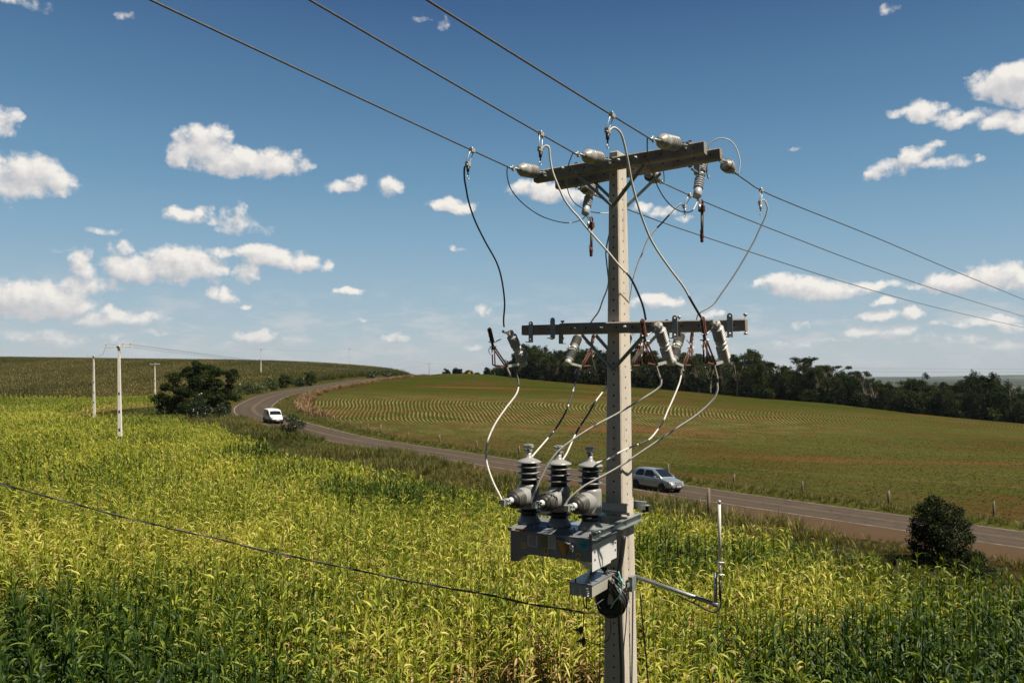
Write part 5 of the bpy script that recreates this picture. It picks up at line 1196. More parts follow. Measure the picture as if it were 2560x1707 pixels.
# ------------------------------------------------------------------ trees and bushes
def leaf_cloud(clumps, per, size, seed, flat_=.0):
    """clumps: (centre, radius xyz, value); returns quads"""
    r = np.random.default_rng(seed); V_, A_ = [], []
    for (c, rad, val) in clumps:
        n = per; d = r.normal(size=(n, 3)); d /= np.linalg.norm(d, axis=1)[:, None]; rr_ = r.random((n, 1)) ** .45; p = np.array(c) + d * rr_ * np.array(rad)
        nr = d * .5 + r.normal(size=(n, 3)) * .8 + np.array((0, 0, .5 + flat_)); nr /= np.linalg.norm(nr, axis=1)[:, None]
        t_ = np.cross(nr, r.normal(size=(n, 3))); t_ /= np.linalg.norm(t_, axis=1)[:, None] + 1e-9; b_ = np.cross(nr, t_)
        s_ = size * r.uniform(.6, 1.3, (n, 1)); V_.append(np.stack([p - t_ * s_ * .5, p - b_ * s_ * .33, p + t_ * s_ * .5, p + b_ * s_ * .33], 1)); A_.append(np.clip(val + r.normal(0, .18, n), 0, 1))
    V_ = np.concatenate(V_).reshape(-1, 3); return V_, np.arange(len(V_)).reshape(-1, 4), np.concatenate(A_)
def crown_obj(name, clumps, per, size, seed, mat, parent, flat_=.0):
    V_, Q_, A_ = leaf_cloud(clumps, per, size, seed, flat_); me = np_mesh(name, V_, Q_, [mat], {'lf': ('FACE', A_)}); o = bpy.data.objects.new(name, me); COL.objects.link(o); o.parent = parent; return o
def make_tree(kind, seed, H, label, grp, leafsz=.42, per=80):
    r = random.Random(seed); t = thing('forest_tree' if grp else 'tree', (0, 0, 0), label, 'tree', grp); b = MB(); cl = []
    th = H * (.30 if kind == 'round' else .72 if kind == 'umbrella' else .45)
    tr = H * .018 + .05; top = Vector((r.uniform(-.4, .4), r.uniform(-.4, .4), th)); bm_ = bark if kind != 'bare' else barkp
    b.tube(spline([(0, 0, -.3), (r.uniform(-.1, .1), r.uniform(-.1, .1), th * .5), top], 3), [tr * (1.2 - .06 * i) for i in range(7)], 7, bm_)
    nl = {'round': 16, 'umbrella': 9, 'bare': 12, 'tall': 18}[kind]
    for k in range(nl):
        a_ = k * 2.4 + r.uniform(-.4, .4)
        if kind == 'round': R_ = H * r.uniform(.10, .33); zz = H * r.uniform(.30, .93); R_ *= sqrt(max(.08, 1 - ((zz / H - .55) / .48) ** 2)); cr = H * r.uniform(.09, .15)
        elif kind == 'tall': R_ = H * r.uniform(.04, .20); zz = H * r.uniform(.25, .95); R_ *= sqrt(max(.15, 1 - ((zz / H - .55) / .5) ** 2)); cr = H * r.uniform(.08, .12)
        elif kind == 'umbrella': R_ = H * r.uniform(.10, .34); zz = H * r.uniform(.84, .95) - R_ * .12; cr = H * r.uniform(.07, .11)
        else: R_ = H * r.uniform(.08, .26); zz = H * r.uniform(.5, .95); cr = H * r.uniform(.07, .11)
        c = (R_ * cos(a_), R_ * sin(a_), zz); st_ = Vector((0, 0, min(zz * .8, th * r.uniform(.75, 1))))
        b.tube(spline([st_, (Vector(c) + st_) * .5 + Vector((0, 0, .3)), Vector(c)], 2), [tr * .5, tr * .42, tr * .33, tr * .22, tr * .12], 5, bm_)
        cl.append((c, (cr, cr, cr * (.75 if kind != 'umbrella' else .42)), r.uniform(.15, .85)))
        if kind in ('round', 'tall'):
            for q in range(2): cl.append(((c[0] + r.uniform(-1, 1) * cr, c[1] + r.uniform(-1, 1) * cr, c[2] + r.uniform(-.5, .6) * cr), (cr * .6,) * 3, r.uniform(.1, .95)))
    b.build('trunk', None, t)
    m = drytree if kind == 'bare' else treem
    crown_obj('crown', cl, per if kind != 'bare' else per // 3, leafsz * (1 if kind != 'bare' else .6), seed, m, t, .3 if kind == 'umbrella' else 0); return t
FT = 'trees at the front of the dark wood'
protos = [('round', make_tree('round', 1, 14, 'x', FT), 14), ('round', make_tree('round', 2, 14, 'x', FT), 14), ('round', make_tree('round', 3, 13, 'x', FT), 13), ('tall', make_tree('tall', 4, 15, 'x', FT), 15), ('tall', make_tree('tall', 5, 15, 'x', FT), 15),
          ('umbrella', make_tree('umbrella', 6, 15, 'x', FT, .4, 150), 15), ('umbrella', make_tree('umbrella', 7, 15, 'x', FT, .4, 150), 15), ('bare', make_tree('bare', 8, 12, 'x', FT), 12)]
edge_uv = [(1235, 938, 300), (1295, 945, 290), (1431, 958, 270), (1700, 977, 250), (1883, 995, 235), (2066, 1008, 225), (2248, 1030, 215), (2560, 1059, 205), (2900, 1085, 195)]
eu = [e[0] for e in edge_uv]
sk_u = [1230, 1258, 1285, 1327, 1362, 1403, 1424, 1500, 1593, 1612, 1727, 1758, 1820, 1850, 1883, 1900, 1919, 1956, 1985, 2010, 2060, 2087, 2120, 2157, 2175, 2230, 2270, 2300, 2340, 2395, 2430, 2446, 2482, 2504, 2560, 2900]
sk_v = [938, 925, 876, 857, 862, 870, 864, 862, 858, 872, 872, 874, 877, 880, 863, 872, 898, 905, 893, 885, 893, 907, 926, 920, 942, 950, 945, 933, 951, 951, 930, 926, 926, 953, 958, 960]
frng = random.Random(77); used = set(); nft = 0
KL = {'round': 'broad round-topped dark tree in the front of the wood', 'tall': 'narrow dark tree in the front of the wood', 'umbrella': 'flat-topped umbrella-shaped tree rising from the wood', 'bare': 'half-bare pale-branched tree at the front of the wood'}
KB = {'round': 'broad dark tree deeper in the wood, only its top showing', 'tall': 'narrow dark tree deeper in the wood, only its top showing', 'umbrella': 'flat-topped umbrella-shaped tree rising from the wood'}
def put_tree(u, dep, H, pk, lab, grp):
    Y = np.interp(u, eu, [e[2] for e in edge_uv]) + dep; X = (u - 1280) / FPX * Y; k_, pr, h0 = protos[pk]
    o = pr if pk not in used else copy_tree(pr); used.add(pk)
    o.location = (X, Y, gz(X, Y) - .1); s_ = H / h0; o.scale = (s_ * frng.uniform(.9, 1.15), s_ * frng.uniform(.9, 1.15), s_); o.rotation_euler = (0, 0, frng.uniform(0, 6.28)); o['label'] = lab; o['group'] = grp; return o
for row_, dep in enumerate((3, 10, 19, 30)):
    u = 1236 + row_ * 9
    while u < 2640:
        Yb = np.interp(u, eu, [e[2] for e in edge_uv]) + dep; X = (u - 1280) / FPX * Yb; zb = gz(X, Yb) - CAMZ; vs_ = np.interp(u, sk_u, sk_v)
        Hm = (940 - vs_) / FPX * Yb - zb
        H = Hm * (frng.uniform(.62, .80) if row_ == 0 else frng.uniform(.74, .92) if row_ == 1 else frng.uniform(.85, .97)); H = min(max(H, 3), 24)
        pk = frng.choice([0, 1, 2, 3, 4, 0, 1, 2, 3, 4, 7]) if row_ < 2 else frng.choice([0, 1, 2, 3, 4])
        kk = protos[pk][0]
        put_tree(u, dep, H, pk, KL[kk] if row_ < 2 else KB[kk], {'round': 'broad trees of the wood', 'tall': 'narrow trees of the wood', 'bare': 'half-bare trees of the wood'}[kk] + (' edge' if row_ < 2 else ' interior')); nft += 1
        u += H * .40 * FPX / Yb * frng.uniform(.75, 1.15)
for (u, dep, vt, pk, lab) in [(1883, 14, 863, 4, 'tallest narrow tree sticking out of the wood above the right switch'), (2010, 12, 884, 5, 'wide flat-topped tree standing out of the wood skyline right of the pole'), (2085, 16, 905, 6, 'small flat-topped tree at the step down of the wood skyline'), (1850, 20, 876, 6, 'flat-topped tree beside the tallest narrow tree of the wood'),
                          (1905, 16, 893, 5, 'flat-topped tree just right of the tallest narrow tree'), (2150, 10, 920, 6, 'low flat-topped tree at the right end of the high wood'), (2300, 6, 932, 1, 'round tree rising above the lower wood at the right'), (2464, 6, 925, 2, 'big broad tree standing above the wood near the right edge'), (1327, 9, 856, 0, 'tall broad tree at the left end of the wood'), (1593, 12, 857, 3, 'tree top right behind the big pole on the wood skyline')]:
    Yb = np.interp(u, eu, [e[2] for e in edge_uv]) + dep; X = (u - 1280) / FPX * Yb; zb = gz(X, Yb) - CAMZ
    o = put_tree(u, dep, (940 - vt) / FPX * Yb - zb, pk, lab, None)
    if 'group' in o: del o['group']
print('forest trees', nft)
# undergrowth hiding the foot of the wood
UG = []
for k in range(3):
    r = random.Random(600 + k); cl = [((r.uniform(-1.6, 1.6), r.uniform(-1, 1), r.uniform(.3, 1.9)), (.9, .9, .8), r.uniform(.2, .9)) for _ in range(9)]
    V_, Q_, A_ = leaf_cloud(cl, 55, .34, 600 + k); UG.append(bpy.data.objects.new('undergrowth_clump', np_mesh('undergrowth_clump', V_, Q_, [treem], {'lf': ('FACE', A_)})))
u_ = RNG.uniform(1240, 2650, 620); dp = RNG.uniform(.5, 26, 620); Y = np.interp(u_, eu, [e[2] for e in edge_uv]) + dp; X = (u_ - 1280) / FPX * Y
scatter('forest_undergrowth', np.column_stack([X, Y, ground(X, Y)]), RNG.integers(0, 3, 620), RNG.uniform(0, 6.28, 620), RNG.uniform(.8, 1.7, 620), RNG.uniform(0, 1, 620), UG, 'dark undergrowth filling the foot of the wood')

# small trees on the crest, shrubs, the big tree by the bend
def make_bush(name, u, v, Y, w_, h_, label, seed, size=.14, nc=26, per=110, mat=None, cat='bush', grp=None, shape='dome', sink=0, trunk=True, rk=1.0):
    X = (u - 1280) / FPX * Y; z = gz(X, Y) - sink; t = thing(name, (X, Y, z), label, cat, grp); r = random.Random(seed); cl = []
    for k in range(nc):
        for _ in range(30):
            x_, y_, q = r.uniform(-1, 1), r.uniform(-1, 1), r.uniform(.06, 1)
            lim = {'dome': sqrt(max(0, 1 - (q * .98) ** 2.2)), 'ball': sqrt(max(0, 1 - (2 * q - 1) ** 2)), 'column': (1 - q ** 2.5) * .9 + .1, 'loose': sqrt(max(0, 1 - (1.6 * q - .75) ** 2))}[shape]
            if x_ * x_ + y_ * y_ < lim * lim: break
        rad = w_ * .5 * r.uniform(.24, .40) * rk; cl.append(((x_ * w_ * .42, y_ * w_ * .42, q * h_ * .88), (rad, rad, rad * .8), r.uniform(.1, .9)))
    if trunk:
        b = MB()
        for k in range(5):
            c = Vector(cl[k][0]); b.tube(spline([(0, 0, -.1), c * .45 + Vector((0, 0, .1)), c], 3), [w_ * .02 + .012, w_ * .018 + .01, w_ * .015 + .008, w_ * .012 + .006, w_ * .01 + .004, w_ * .008 + .004, .008], 6, bark)
        b.build('trunk' if cat == 'tree' else 'stem', None, t)
    crown_obj('crown' if cat == 'tree' else 'foliage', cl, per, size, seed, mat or bushm, t); return t
make_bush('roadside_bush', 2342, 0, 33.2, 2.75, 3.05, 'dark glossy bush standing between the corn and the road at the right', 31, .085, 120, 170, darkbush, shape='dome', rk=.70)
make_bush('roadside_bush', 2425, 0, 31.5, 2.0, 1.0, 'low bush spreading at the right foot of the tall dark bush', 32, .085, 40, 90, darkbush, shape='dome', rk=.7)
make_bush('roadside_bush', 735, 0, 88.5, 2.8, 2.7, 'small sparse bush in front of the road near the white van', 33, .13, 40, 110, bushm, shape='loose')
# big tree: several lobes
X0, Y0_ = -48.2, 122; tt = thing('tree', (X0, Y0_, gz(X0, Y0_)), 'big spreading dark green tree left of the road bend', 'tree'); r = random.Random(9); cl = []
lobes = [(1.2, 0, 5.6, 3.4, 3, 2.7, 30), (3.6, 0, 4.6, 2.5, 2.6, 2.8, 20), (-1.8, 0, 4.6, 3.0, 3, 2.4, 26), (-4.0, -.5, 2.4, 2.2, 2.4, 2.0, 18), (0, -1.5, 2.4, 4.6, 2.6, 2.1, 30), (3.9, -.5, 2.2, 2.3, 2.4, 2.0, 16)]
for (cx, cy, cz_, rx, ry, rz, n) in lobes:
    for k in range(n):
        d = Vector((r.gauss(0, 1), r.gauss(0, 1), r.gauss(0, 1))).normalized() * r.uniform(.55, 1.0); rad = r.uniform(.6, 1.1); c = (cx + d.x * rx, cy + d.y * ry, max(.4, cz_ + d.z * rz)); cl.append((c, (rad * 1.1, rad, rad * .7), r.uniform(.1, .9)))
b = MB(tt.location)
for (cx, cy, cz_, *_r) in lobes: b.tube(spline([tt.location - Zv * .3, tt.location + Vector((cx * .25, cy * .3, cz_ * .45)), tt.location + Vector((cx, cy, cz_))], 3), [.30, .28, .24, .2, .15, .11, .06], 8, bark)
b.build('trunk', None, tt); crown_obj('crown', cl, 260, .25, 9, treem, tt, .2)
b = None
make_bush('roadside_bush', 500, 0, 112, 4.2, 3.6, 'lighter bush at the front foot of the big spreading tree', 41, .22, 26, 90, bushm)
make_bush('roadside_bush', 560, 0, 110, 3.6, 2.4, 'low scrub between the big tree and the road', 42, .22, 20, 80, bushm)
make_bush('roadside_bush', 415, 0, 121, 3.6, 3.6, 'grey green bush at the left foot of the big spreading tree', 43, .22, 22, 80, bushm)
for i, (u, Y, w_, h_, sh_, lab) in enumerate([(625, 178, 6.5, 3.4, 'dome', 'wide bush just right of the big tree, behind the bend'), (676, 192, 5.2, 3.8, 'dome', 'green bush second from the big tree along the left bank'), (714, 205, 3.6, 4.4, 'ball', 'dark rounded bush left of the tallest round one on the bank'), (752, 215, 4.0, 2.8, 'dome', 'low bush between two dark round ones on the left bank'),
        (779, 222, 4.4, 5.2, 'ball', 'tallest dark round bush on the left bank of the far road'), (930, 285, 4.5, 3.2, 'dome', 'bush low on the far left bank below the crest'), (968, 305, 4.0, 3.0, 'dome', 'small bush highest up the left bank')]):
    make_bush('bank_bush', u, 0, Y, w_, h_, lab, 50 + i, .30, 24, 80, treem if sh_ == 'ball' else bushm, 'bush', None, sh_)
CTG = None
for i, (u, vt, vb, wpx, Y, sh_, lab) in enumerate([(1115, 918.5, 934, 20, 345, 'dome', 'small round tree on the crest, first right of the far dark pole'), (1143, 918, 934, 22, 345, 'loose', 'small loose tree on the crest, second right of the far dark pole'), (1171, 926, 934, 26, 340, 'dome', 'low hedge-like bush on the crest behind the yellow sign'),
        (1193, 932, 936, 18, 340, 'dome', 'very low bush on the crest right of the yellow sign'), (1217, 915.5, 936, 22, 335, 'column', 'dark bullet-shaped tree on the crest'), (1231, 921, 936, 10, 340, 'loose', 'thin pale tree right behind the bullet-shaped one'), (1268, 921.5, 942, 36, 318, 'dome', 'rounded bush at the left end of the wood')]):
    X = (u - 1280) / FPX * Y; zt = CAMZ + (940 - vt) / FPX * Y; h_ = zt - gz(X, Y); make_bush('crest_tree', u, 0, Y, wpx / FPX * Y * (1.0 if sh_ == 'column' else 1.25), h_ * 1.0, lab, 70 + i, .42, 60, 80, treem, 'tree', None, sh_)

# ------------------------------------------------------------------ line poles, fence, sign
def line_pole(label, grp='white line poles on the left'):
    t = thing('line_pole', (0, 0, 0), label, 'power pole', grp); b = MB(); H = 10.0
    for z0_, z1_ in ((-.2, H),):
        w0, w1 = .17, .085; vs = [(x * w_, y * w_ * .8, z_) for z_, w_ in ((z0_, w0), (z1_, w1)) for x, y in ((-1, -1), (1, -1), (1, 1), (-1, 1))]
        b.add(vs, [(0, 1, 5, 4), (1, 2, 6, 5), (2, 3, 7, 6), (3, 0, 4, 7), (4, 5, 6, 7)], farcrete, False)
    for z_ in (2.4, 4.0, 5.6): w_ = (.17 - .0085 * z_); b.box((0, -w_ * .8, z_), (w_ * .5, 0, 0), (0, .006, 0), (0, 0, .13), hole)
    b.build('shaft', None, t)
    MB().cbox((0, -.12, H - .25), (1.15, 0, 0), (0, .055, 0), (0, 0, .06), .01, farcrete).build('crossarm', None, t)
    b = MB(); b.box((0, -.19, H - .27), (.09, 0, 0), (0, .02, 0), (0, 0, .09), hole); b.build('bracket', None, t)
    for x_ in (-1.05, .38, 1.05):
        b = MB(); b.lathe([(0, .015), (.12, .015), (.12, .05), (.15, .065), (.19, .045), (.22, .06), (.27, .03)], (x_, -.12, H - .19), (0, 0, 1), 8, porcd); b.build('pin_insulator', None, t)
    return t
lp = line_pole('x'); LP = []
for i, (u, Y, zt_rel, lean, lab) in enumerate([(306, 71, 2.85, -.034, 'nearest white line pole standing in the corn at the left'), (239, 127, 3.4, -.032, 'white line pole leftmost of the row, behind the nearest one'), (390, 192, 3.1, -.025, 'small white line pole just left of the big spreading tree'), (653, 266, 9.2, -.012, 'white line pole on the hillside right of the big tree'), (873, 382, 13.3, 0, 'thin white line pole on the hill crest above the road')]):
    o = lp if i == 0 else copy_tree(lp); X = (u - 1280) / FPX * Y; zb = gz(X, Y); zt = CAMZ + zt_rel; k = (zt - zb) / 10.0; o.scale = (1, 1, k); o.location = (X, Y, zb); o.rotation_euler = (0, lean, 0 if i else .05); o['label'] = lab
    LP.append(Vector((X + lean * 10, Y, zt)))
pk = thing('line_pole', (0, 0, 0), 'far dark power pole on the crest where the road disappears', 'power pole'); Y = 430; X = (1073 - 1280) / FPX * Y; zt = CAMZ + (940 - 908) / FPX * Y; zb = gz(X, Y); pk.location = (X, Y, zb); H = zt - zb
MB().tube([(0, 0, 0), (0, 0, H)], [.16, .10], 8, wood).build('shaft', None, pk); MB().box((0, 0, H - .2), (1.1, 0, 0), (0, .05, 0), (0, 0, .06), wood).build('crossarm', None, pk); P6 = Vector((X, Y, zt))
def far_wire(a_, c_, sag, r_, lab, grp=None):
    a_, c_ = Vector(a_), Vector(c_); b = MB(a_); b.tube([a_.lerp(c_, k / 24) - Zv * sag * 4 * (k / 24) * (1 - k / 24) for k in range(25)], r_, 5, wirem); o = b.build('power_line', None); tag(o, lab, 'wire', grp)
for j, x_ in enumerate((-1.05, .38, 1.05)):
    far_wire(LP[0] + Vector((x_, -.12, .0)), P6 + Vector((x_, 0, 0)), 3.0, .012, '%s of three thin wires from the nearest white pole to the crest' % ['lowest', 'middle', 'highest'][j])
far_wire(LP[0] + Vector((-1.05, -.12, 0)), LP[1] + Vector((1.0, 0, 0)), .5, .014, 'thin wire between the two leftmost white poles')
for a_, c_, nm in ((LP[3], LP[4], 'hillside pole to the pole on the crest'), (LP[4], P6, 'white crest pole to the far dark pole')): far_wire(a_, c_, 1.0, .014, 'very thin wire from the ' + nm)
for j, dz in enumerate((0, -1.0)): far_wire(P6 + Vector((0, 0, -.2 + dz * 1.6)), Vector((150, 150, CAMZ + (940 - 925) / FPX * 150 + dz * .6)), .6, .016, '%s of two thin wires crossing in front of the dark wood' % ['upper', 'lower'][j])

# roadside fence: posts along the far side of the road
fence = thing('field_fence', (RC[arc(52), 0], RC[arc(52), 1], gz(RC[arc(52), 0], RC[arc(52), 1])), 'old wooden post and wire fence between the road and the field', 'fence'); FEO = fence.location
frr = random.Random(4); i = arc(14); d = 0; npst = 0; wires = []; last_i = None; tops = []
acc_ = 0
for i in range(2, len(RC) - 2):
    acc_ += 1.5
    if RC[i, 1] > 345 or npst >= 96: break
    stp = 4.6 if RC[i, 1] < 90 else 2.9
    if acc_ >= stp:
        acc_ = 0; o_ = 7.0 + frr.uniform(-.2, .2); p = RC[i, :2] + RN[i] * o_; 
        if not (p[1] > 5 and abs(p[0]) < .72 * p[1] + 4): continue
        z = gz(p[0], p[1]); h_ = frr.uniform(.75, 1.0); b = MB(FEO); bx_, by_ = frr.uniform(-.10, .10), frr.uniform(-.08, .08); rad = frr.uniform(.06, .10)
        b.tube([(p[0], p[1], z - .2), (p[0] + bx_ * .5, p[1] + by_ * .5, z + h_ * .5), (p[0] + bx_, p[1] + by_, z + h_)], [rad, rad * .95, rad * .85], 7, wood); b.build('post', None, fence); npst += 1; tops.append(Vector((p[0] + bx_ * .8, p[1] + by_ * .8, z + h_ * .85)))
for q in (0, -.35, -.7):
    b = MB(FEO); b.tube([t_ + Zv * q for t_ in tops], .005, 4, wirem, False); b.build('fence_wire', None, fence)
for (u, v, h_, lab) in ((1767, 1320, 1.5, 'dark wooden post sticking out of the grass behind the antenna'), (1779, 1150, 1.1, 'x')):
    if lab == 'x': continue
    Y = 44; X = (u - 1280) / FPX * Y; z = gz(X, Y); b = MB((X, Y, z)); b.tube([(X, Y, z - .2), (X + .03, Y, z + h_)], .085, 7, wood); o = b.build('wooden_post', None); tag(o, lab, 'post')
sg_ = thing('road_sign', (0, 0, 0), 'yellow diamond warning sign on the crest between the small trees', 'road sign'); Y = 322; X = (1173.5 - 1280) / FPX * Y; zc = CAMZ + (940 - 932.3) / FPX * Y; zb = gz(X, Y); sg_.location = (X, Y, zb)
b = MB(sg_.location); c = Vector((X, Y, zc)); b.prism([c + Vector((0, -.05, .62)), c + Vector((.62, -.05, 0)), c + Vector((0, -.05, -.62)), c + Vector((-.62, -.05, 0))], (0, .03, 0), pmat('yellow_sign', (.75, .38, .03), (.70, .34, .03), .5)); pn = b.build('panel', None, sg_)
b = MB(sg_.location); b.box(c + Vector((0, -.06, -.05)), (.05, 0, 0), (0, .005, 0), (0, 0, .22), inkm); b.prism([c + Vector((-.16, -.066, .12)), c + Vector((.16, -.066, .12)), c + Vector((0, -.066, .36))], (0, .01, 0), inkm); b.build('arrow', None, pn)
MB(sg_.location).tube([(X, Y, zb - .1), (X, Y, zc)], .04, 8, wood).build('post', None, sg_)

# ------------------------------------------------------------------ vehicles (x forward, y left, z up)
def loft(b, st, mat, closed=True):
    """st: list of (x, [(y, z), ...]) half sections from the bottom edge to the top middle; mirrored"""
    n = len(st[0][1]); vs = []
    for x, sec in st: vs += [(x, y, z) for y, z in sec] + [(x, -y, z) for y, z in sec[::-1]]
    m = 2 * n; fs = [(i * m + j, i * m + (j + 1) % m, (i + 1) * m + (j + 1) % m, (i + 1) * m + j) for i in range(len(st) - 1) for j in range(m)]
    fs += [tuple(range(m))[::-1], tuple(range((len(st) - 1) * m, len(st) * m))]; b.add(vs, fs, mat, True)
def subsurf(o, lv=2):
    m = o.modifiers.new('subsurf', 'SUBSURF'); m.levels = lv; m.render_levels = lv
def quadpanel(b, pts, mat, th=.012):
    """thin panel just proud of the body; pts in order"""
    p = [Vector(q) for q in pts]; n = (p[1] - p[0]).cross(p[2] - p[0]).normalized(); b.prism([q + n * 0 for q in p], n * th, mat)
def wheel(t, x, y, r_, w_, rim):
    s = 1 if y > 0 else -1; b = MB(); b.lathe([(-w_ / 2, r_ * .80), (-w_ / 2 + .02, r_ * .97), (0, r_), (w_ / 2 - .02, r_ * .97), (w_ / 2, r_ * .80)], (x, y, r_), (0, s, 0), 24, tyre); wh = b.build('wheel', None, t)
    b = MB(); b.lathe([(w_ / 2 - .03, r_ * .66), (w_ / 2 + .003, r_ * .66), (w_ / 2 + .006, r_ * .58), (w_ / 2 - .02, r_ * .50), (w_ / 2 - .005, r_ * .16), (w_ / 2 + .01, r_ * .12)], (x, y, r_), (0, s, 0), 20, rim)
    for k in range(5): a_ = k * 2 * pi / 5; d = Vector((cos(a_), 0, sin(a_))); b.box(Vector((x, y + s * (w_ / 2 - .002), r_)) + d * r_ * .36, d * r_ * .24, Vector((-d.z, 0, d.x)) * r_ * .07, (0, .008, 0), rim)
    b.build('rim', None, wh)
def arch(b, x, y, r_): s = 1 if y > 0 else -1; b.lathe([(-.16, r_), (.0, r_), (.001, r_ - .01)], (x, y, r_ * .86), (0, s, 0), 24, blackp)

car = thing('car', (0, 0, 0), 'silver five-door hatchback driving right on the road beside the big pole', 'car')
def sec(w, zs, zb, crown, tuck=.06): return [(w - tuck, zs), (w - .01, zs + .10), (w, (zs + zb) * .5), (w - .015, zb - .06), (w - .055, zb), (w * .55, zb + crown * .7), (0, zb + crown)]
b = MB(); loft(b, [(-1.93, sec(.60, .42, .80, .01)), (-1.88, sec(.74, .26, .88, .02)), (-1.60, sec(.80, .22, .93, .02)), (-.9, sec(.815, .20, .93, .02)), (0, sec(.82, .20, .915, .02)), (.80, sec(.815, .20, .90, .03)), (1.15, sec(.80, .22, .86, .045)), (1.55, sec(.76, .24, .77, .05)), (1.80, sec(.69, .25, .66, .04)), (1.92, sec(.60, .28, .58, .02)), (1.95, sec(.52, .34, .50, .01))], silver)
o = b.build('body', None, car); subsurf(o, 2)
def cab(b, mat, g=0.0, zt=1.435, xr=-1.30, xf=.18, br=-1.82, bf=1.02, wt=.575, wb=.765, z0=.88):
    st = [(br - g, [(wb - .12, z0), (wb - .11, z0 + .02), (.3, z0 + .03), (0, z0 + .03)])]
    rows_ = [(0.0, 0.0), (.35, .42), (.72, .82), (1.0, .985)]
    for f, h in rows_[1:]: st.append((br + (xr - br) * f - g, [(wb - .05 + g, z0), (wb - (wb - wt) * h * .98 + g, z0 + (zt - z0) * h * .93), (wt * .8, z0 + (zt - z0) * h + g), (0, z0 + (zt - z0) * h + .012 + g)]))
    for x in (xr * .5, xf * .4): st.append((x, [(wb + g, z0), (wt + .015 + g, z0 + (zt - z0) * .93), (wt * .8, zt + .005 + g), (0, zt + .025 + g)]))
    for f, h in ((0, .985), (.28, .80), (.62, .44), (1.0, .02)): st.append((xf + (bf - xf) * f + g, [(wb - .02 * f + g, z0), (wb - (wb - wt) * h * .98 + g - .0, z0 + (zt - z0) * h * .93), (wt * .8 + .12 * f, z0 + (zt - z0) * h + g), (0, z0 + (zt - z0) * h + .02 + g)]))
    loft(b, st, mat)
b = MB(); cab(b, silver); o = b.build('cabin', None, car)
for p in o.data.polygons: p.use_smooth = True
# side glass: y of the cabin side at height z
def ys(z, z0=.88, zt=1.435, wb=.765, wt=.575): h = (z - z0) / ((zt - z0) * .93); return wb - (wb - wt - .015) * max(0, min(1, h)) + .004
def sideglass(name, pts, t, mat=glassd):
    for s in (1, -1):
        b = MB(); q = [Vector((x, s * ys(z), z)) for x, z in pts]; q = q if s < 0 else q[::-1]; n_ = Vector((0, s, .3)).normalized() * .006; b.prism(q, n_, mat); b.build(name, None, t)
sideglass('rear_window', [(-1.30, .955), (-.60, .935), (-.58, 1.345), (-1.02, 1.345), (-1.22, 1.19)], car)
sideglass('front_window', [(-.46, .93), (.62, .925), (.53, 1.02), (.12, 1.345), (-.44, 1.35)], car)
def slope(x, bf=1.02, xf=.18, z0=.88, zt=1.435): f = (x - xf) / (bf - xf); return z0 + (zt - z0) * np.interp(f, [0, .28, .62, 1], [.985, .80, .44, .02]) + .02
b = MB(); xs = [.25, .45, .70, .93]
for x0_, x1_ in zip(xs[:-1], xs[1:]): 
    w0, w1 = .50 + .10 * (x0_ - .25) / .68, .50 + .10 * (x1_ - .25) / .68; z0_, z1_ = slope(x0_) + .0, slope(x1_) + .0; b.add([(x0_, -w0, z0_), (x1_, -w1, z1_), (x1_, w1, z1_), (x0_, w0, z0_), (x0_ + .012, 0, z0_ + .012), (x1_ + .012, 0, z1_ + .012)], [(0, 1, 5, 4), (4, 5, 2, 3)], glassd)
b.build('windscreen', None, car, None, False)
b = MB(); b.add([(-1.36, -.48, 1.36), (-1.68, -.56, 1.02), (-1.70, 0, 1.03), (-1.70, 0, 1.03), (-1.68, .56, 1.02), (-1.36, .48, 1.36), (-1.38, 0, 1.385)], [(0, 1, 2, 6), (6, 3, 4, 5)], glassd); b.build('rear_windscreen', None, car, None, False)
for s in (1, -1):
    b = MB(); arch(b, 1.16, s * .815, .335); arch(b, -1.20, s * .815, .335); b.build('wheel_arch', None, car)
    wheel(car, 1.16, s * .745, .285, .17, rimd); wheel(car, -1.20, s * .745, .285, .17, rimd)
    b = MB(); b.cbox((.60, s * .90, .965), (.055, 0, 0), (0, .085, 0), (0, 0, .055), .02, silver); b.box((.60, s * .80, .93), (.03, 0, 0), (0, .03, 0), (0, 0, .015), blackp); b.build('door_mirror', None, car)
    for x_ in (-.38, -.05 - .0): pass
    for x_ in (-.32, -1.02 + .12): b = MB(); b.cbox((x_, s * .825, .80), (.075, 0, 0), (0, .012, 0), (0, 0, .018), .006, silver); b.build('door_handle', None, car)
    b = MB(); 
    for x_ in (-.52, .66): b.box((x_, s * .8205, .56), (.004, 0, 0), (0, .002, 0), (0, 0, .30), blackp)
    b.box((.05, s * .824, .56), (1.0, 0, 0), (0, .004, 0), (0, 0, .022), silver); b.build('door_seams', None, car)
    b = MB(); b.prism([(1.80, s * .40, .60), (1.70, s * .66, .62), (1.60, s * .705, .72), (1.70, s * .60, .735), (1.78, s * .42, .71)], (.05, s * .02, .02), lampm); b.build('headlight', None, car)
    b = MB(); b.box((-1.80, s * .72, .90), (.06, 0, 0), (0, .06, 0), (0, 0, .12), redm); b.build('tail_light', None, car)
b = MB(); b.box((1.885, 0, .655), (.03, 0, 0), (0, .30, 0), (0, 0, .045), tankm); b.box((1.895, 0, .69), (.03, 0, 0), (0, .31, 0), (0, 0, .008), lampm); b.build('grille', None, car)
b = MB(); b.box((1.955, 0, .54), (.012, 0, 0), (0, .30, 0), (0, 0, .022), blackp); b.box((1.955, 0, .36), (.014, 0, 0), (0, .36, 0), (0, 0, .055), blackp); b.box((1.87, .56, .36), (.03, 0, 0), (0, .09, 0), (0, 0, .05), blackp); b.box((1.87, -.56, .36), (.03, 0, 0), (0, .09, 0), (0, 0, .05), blackp); b.build('bumper_intake', None, car)
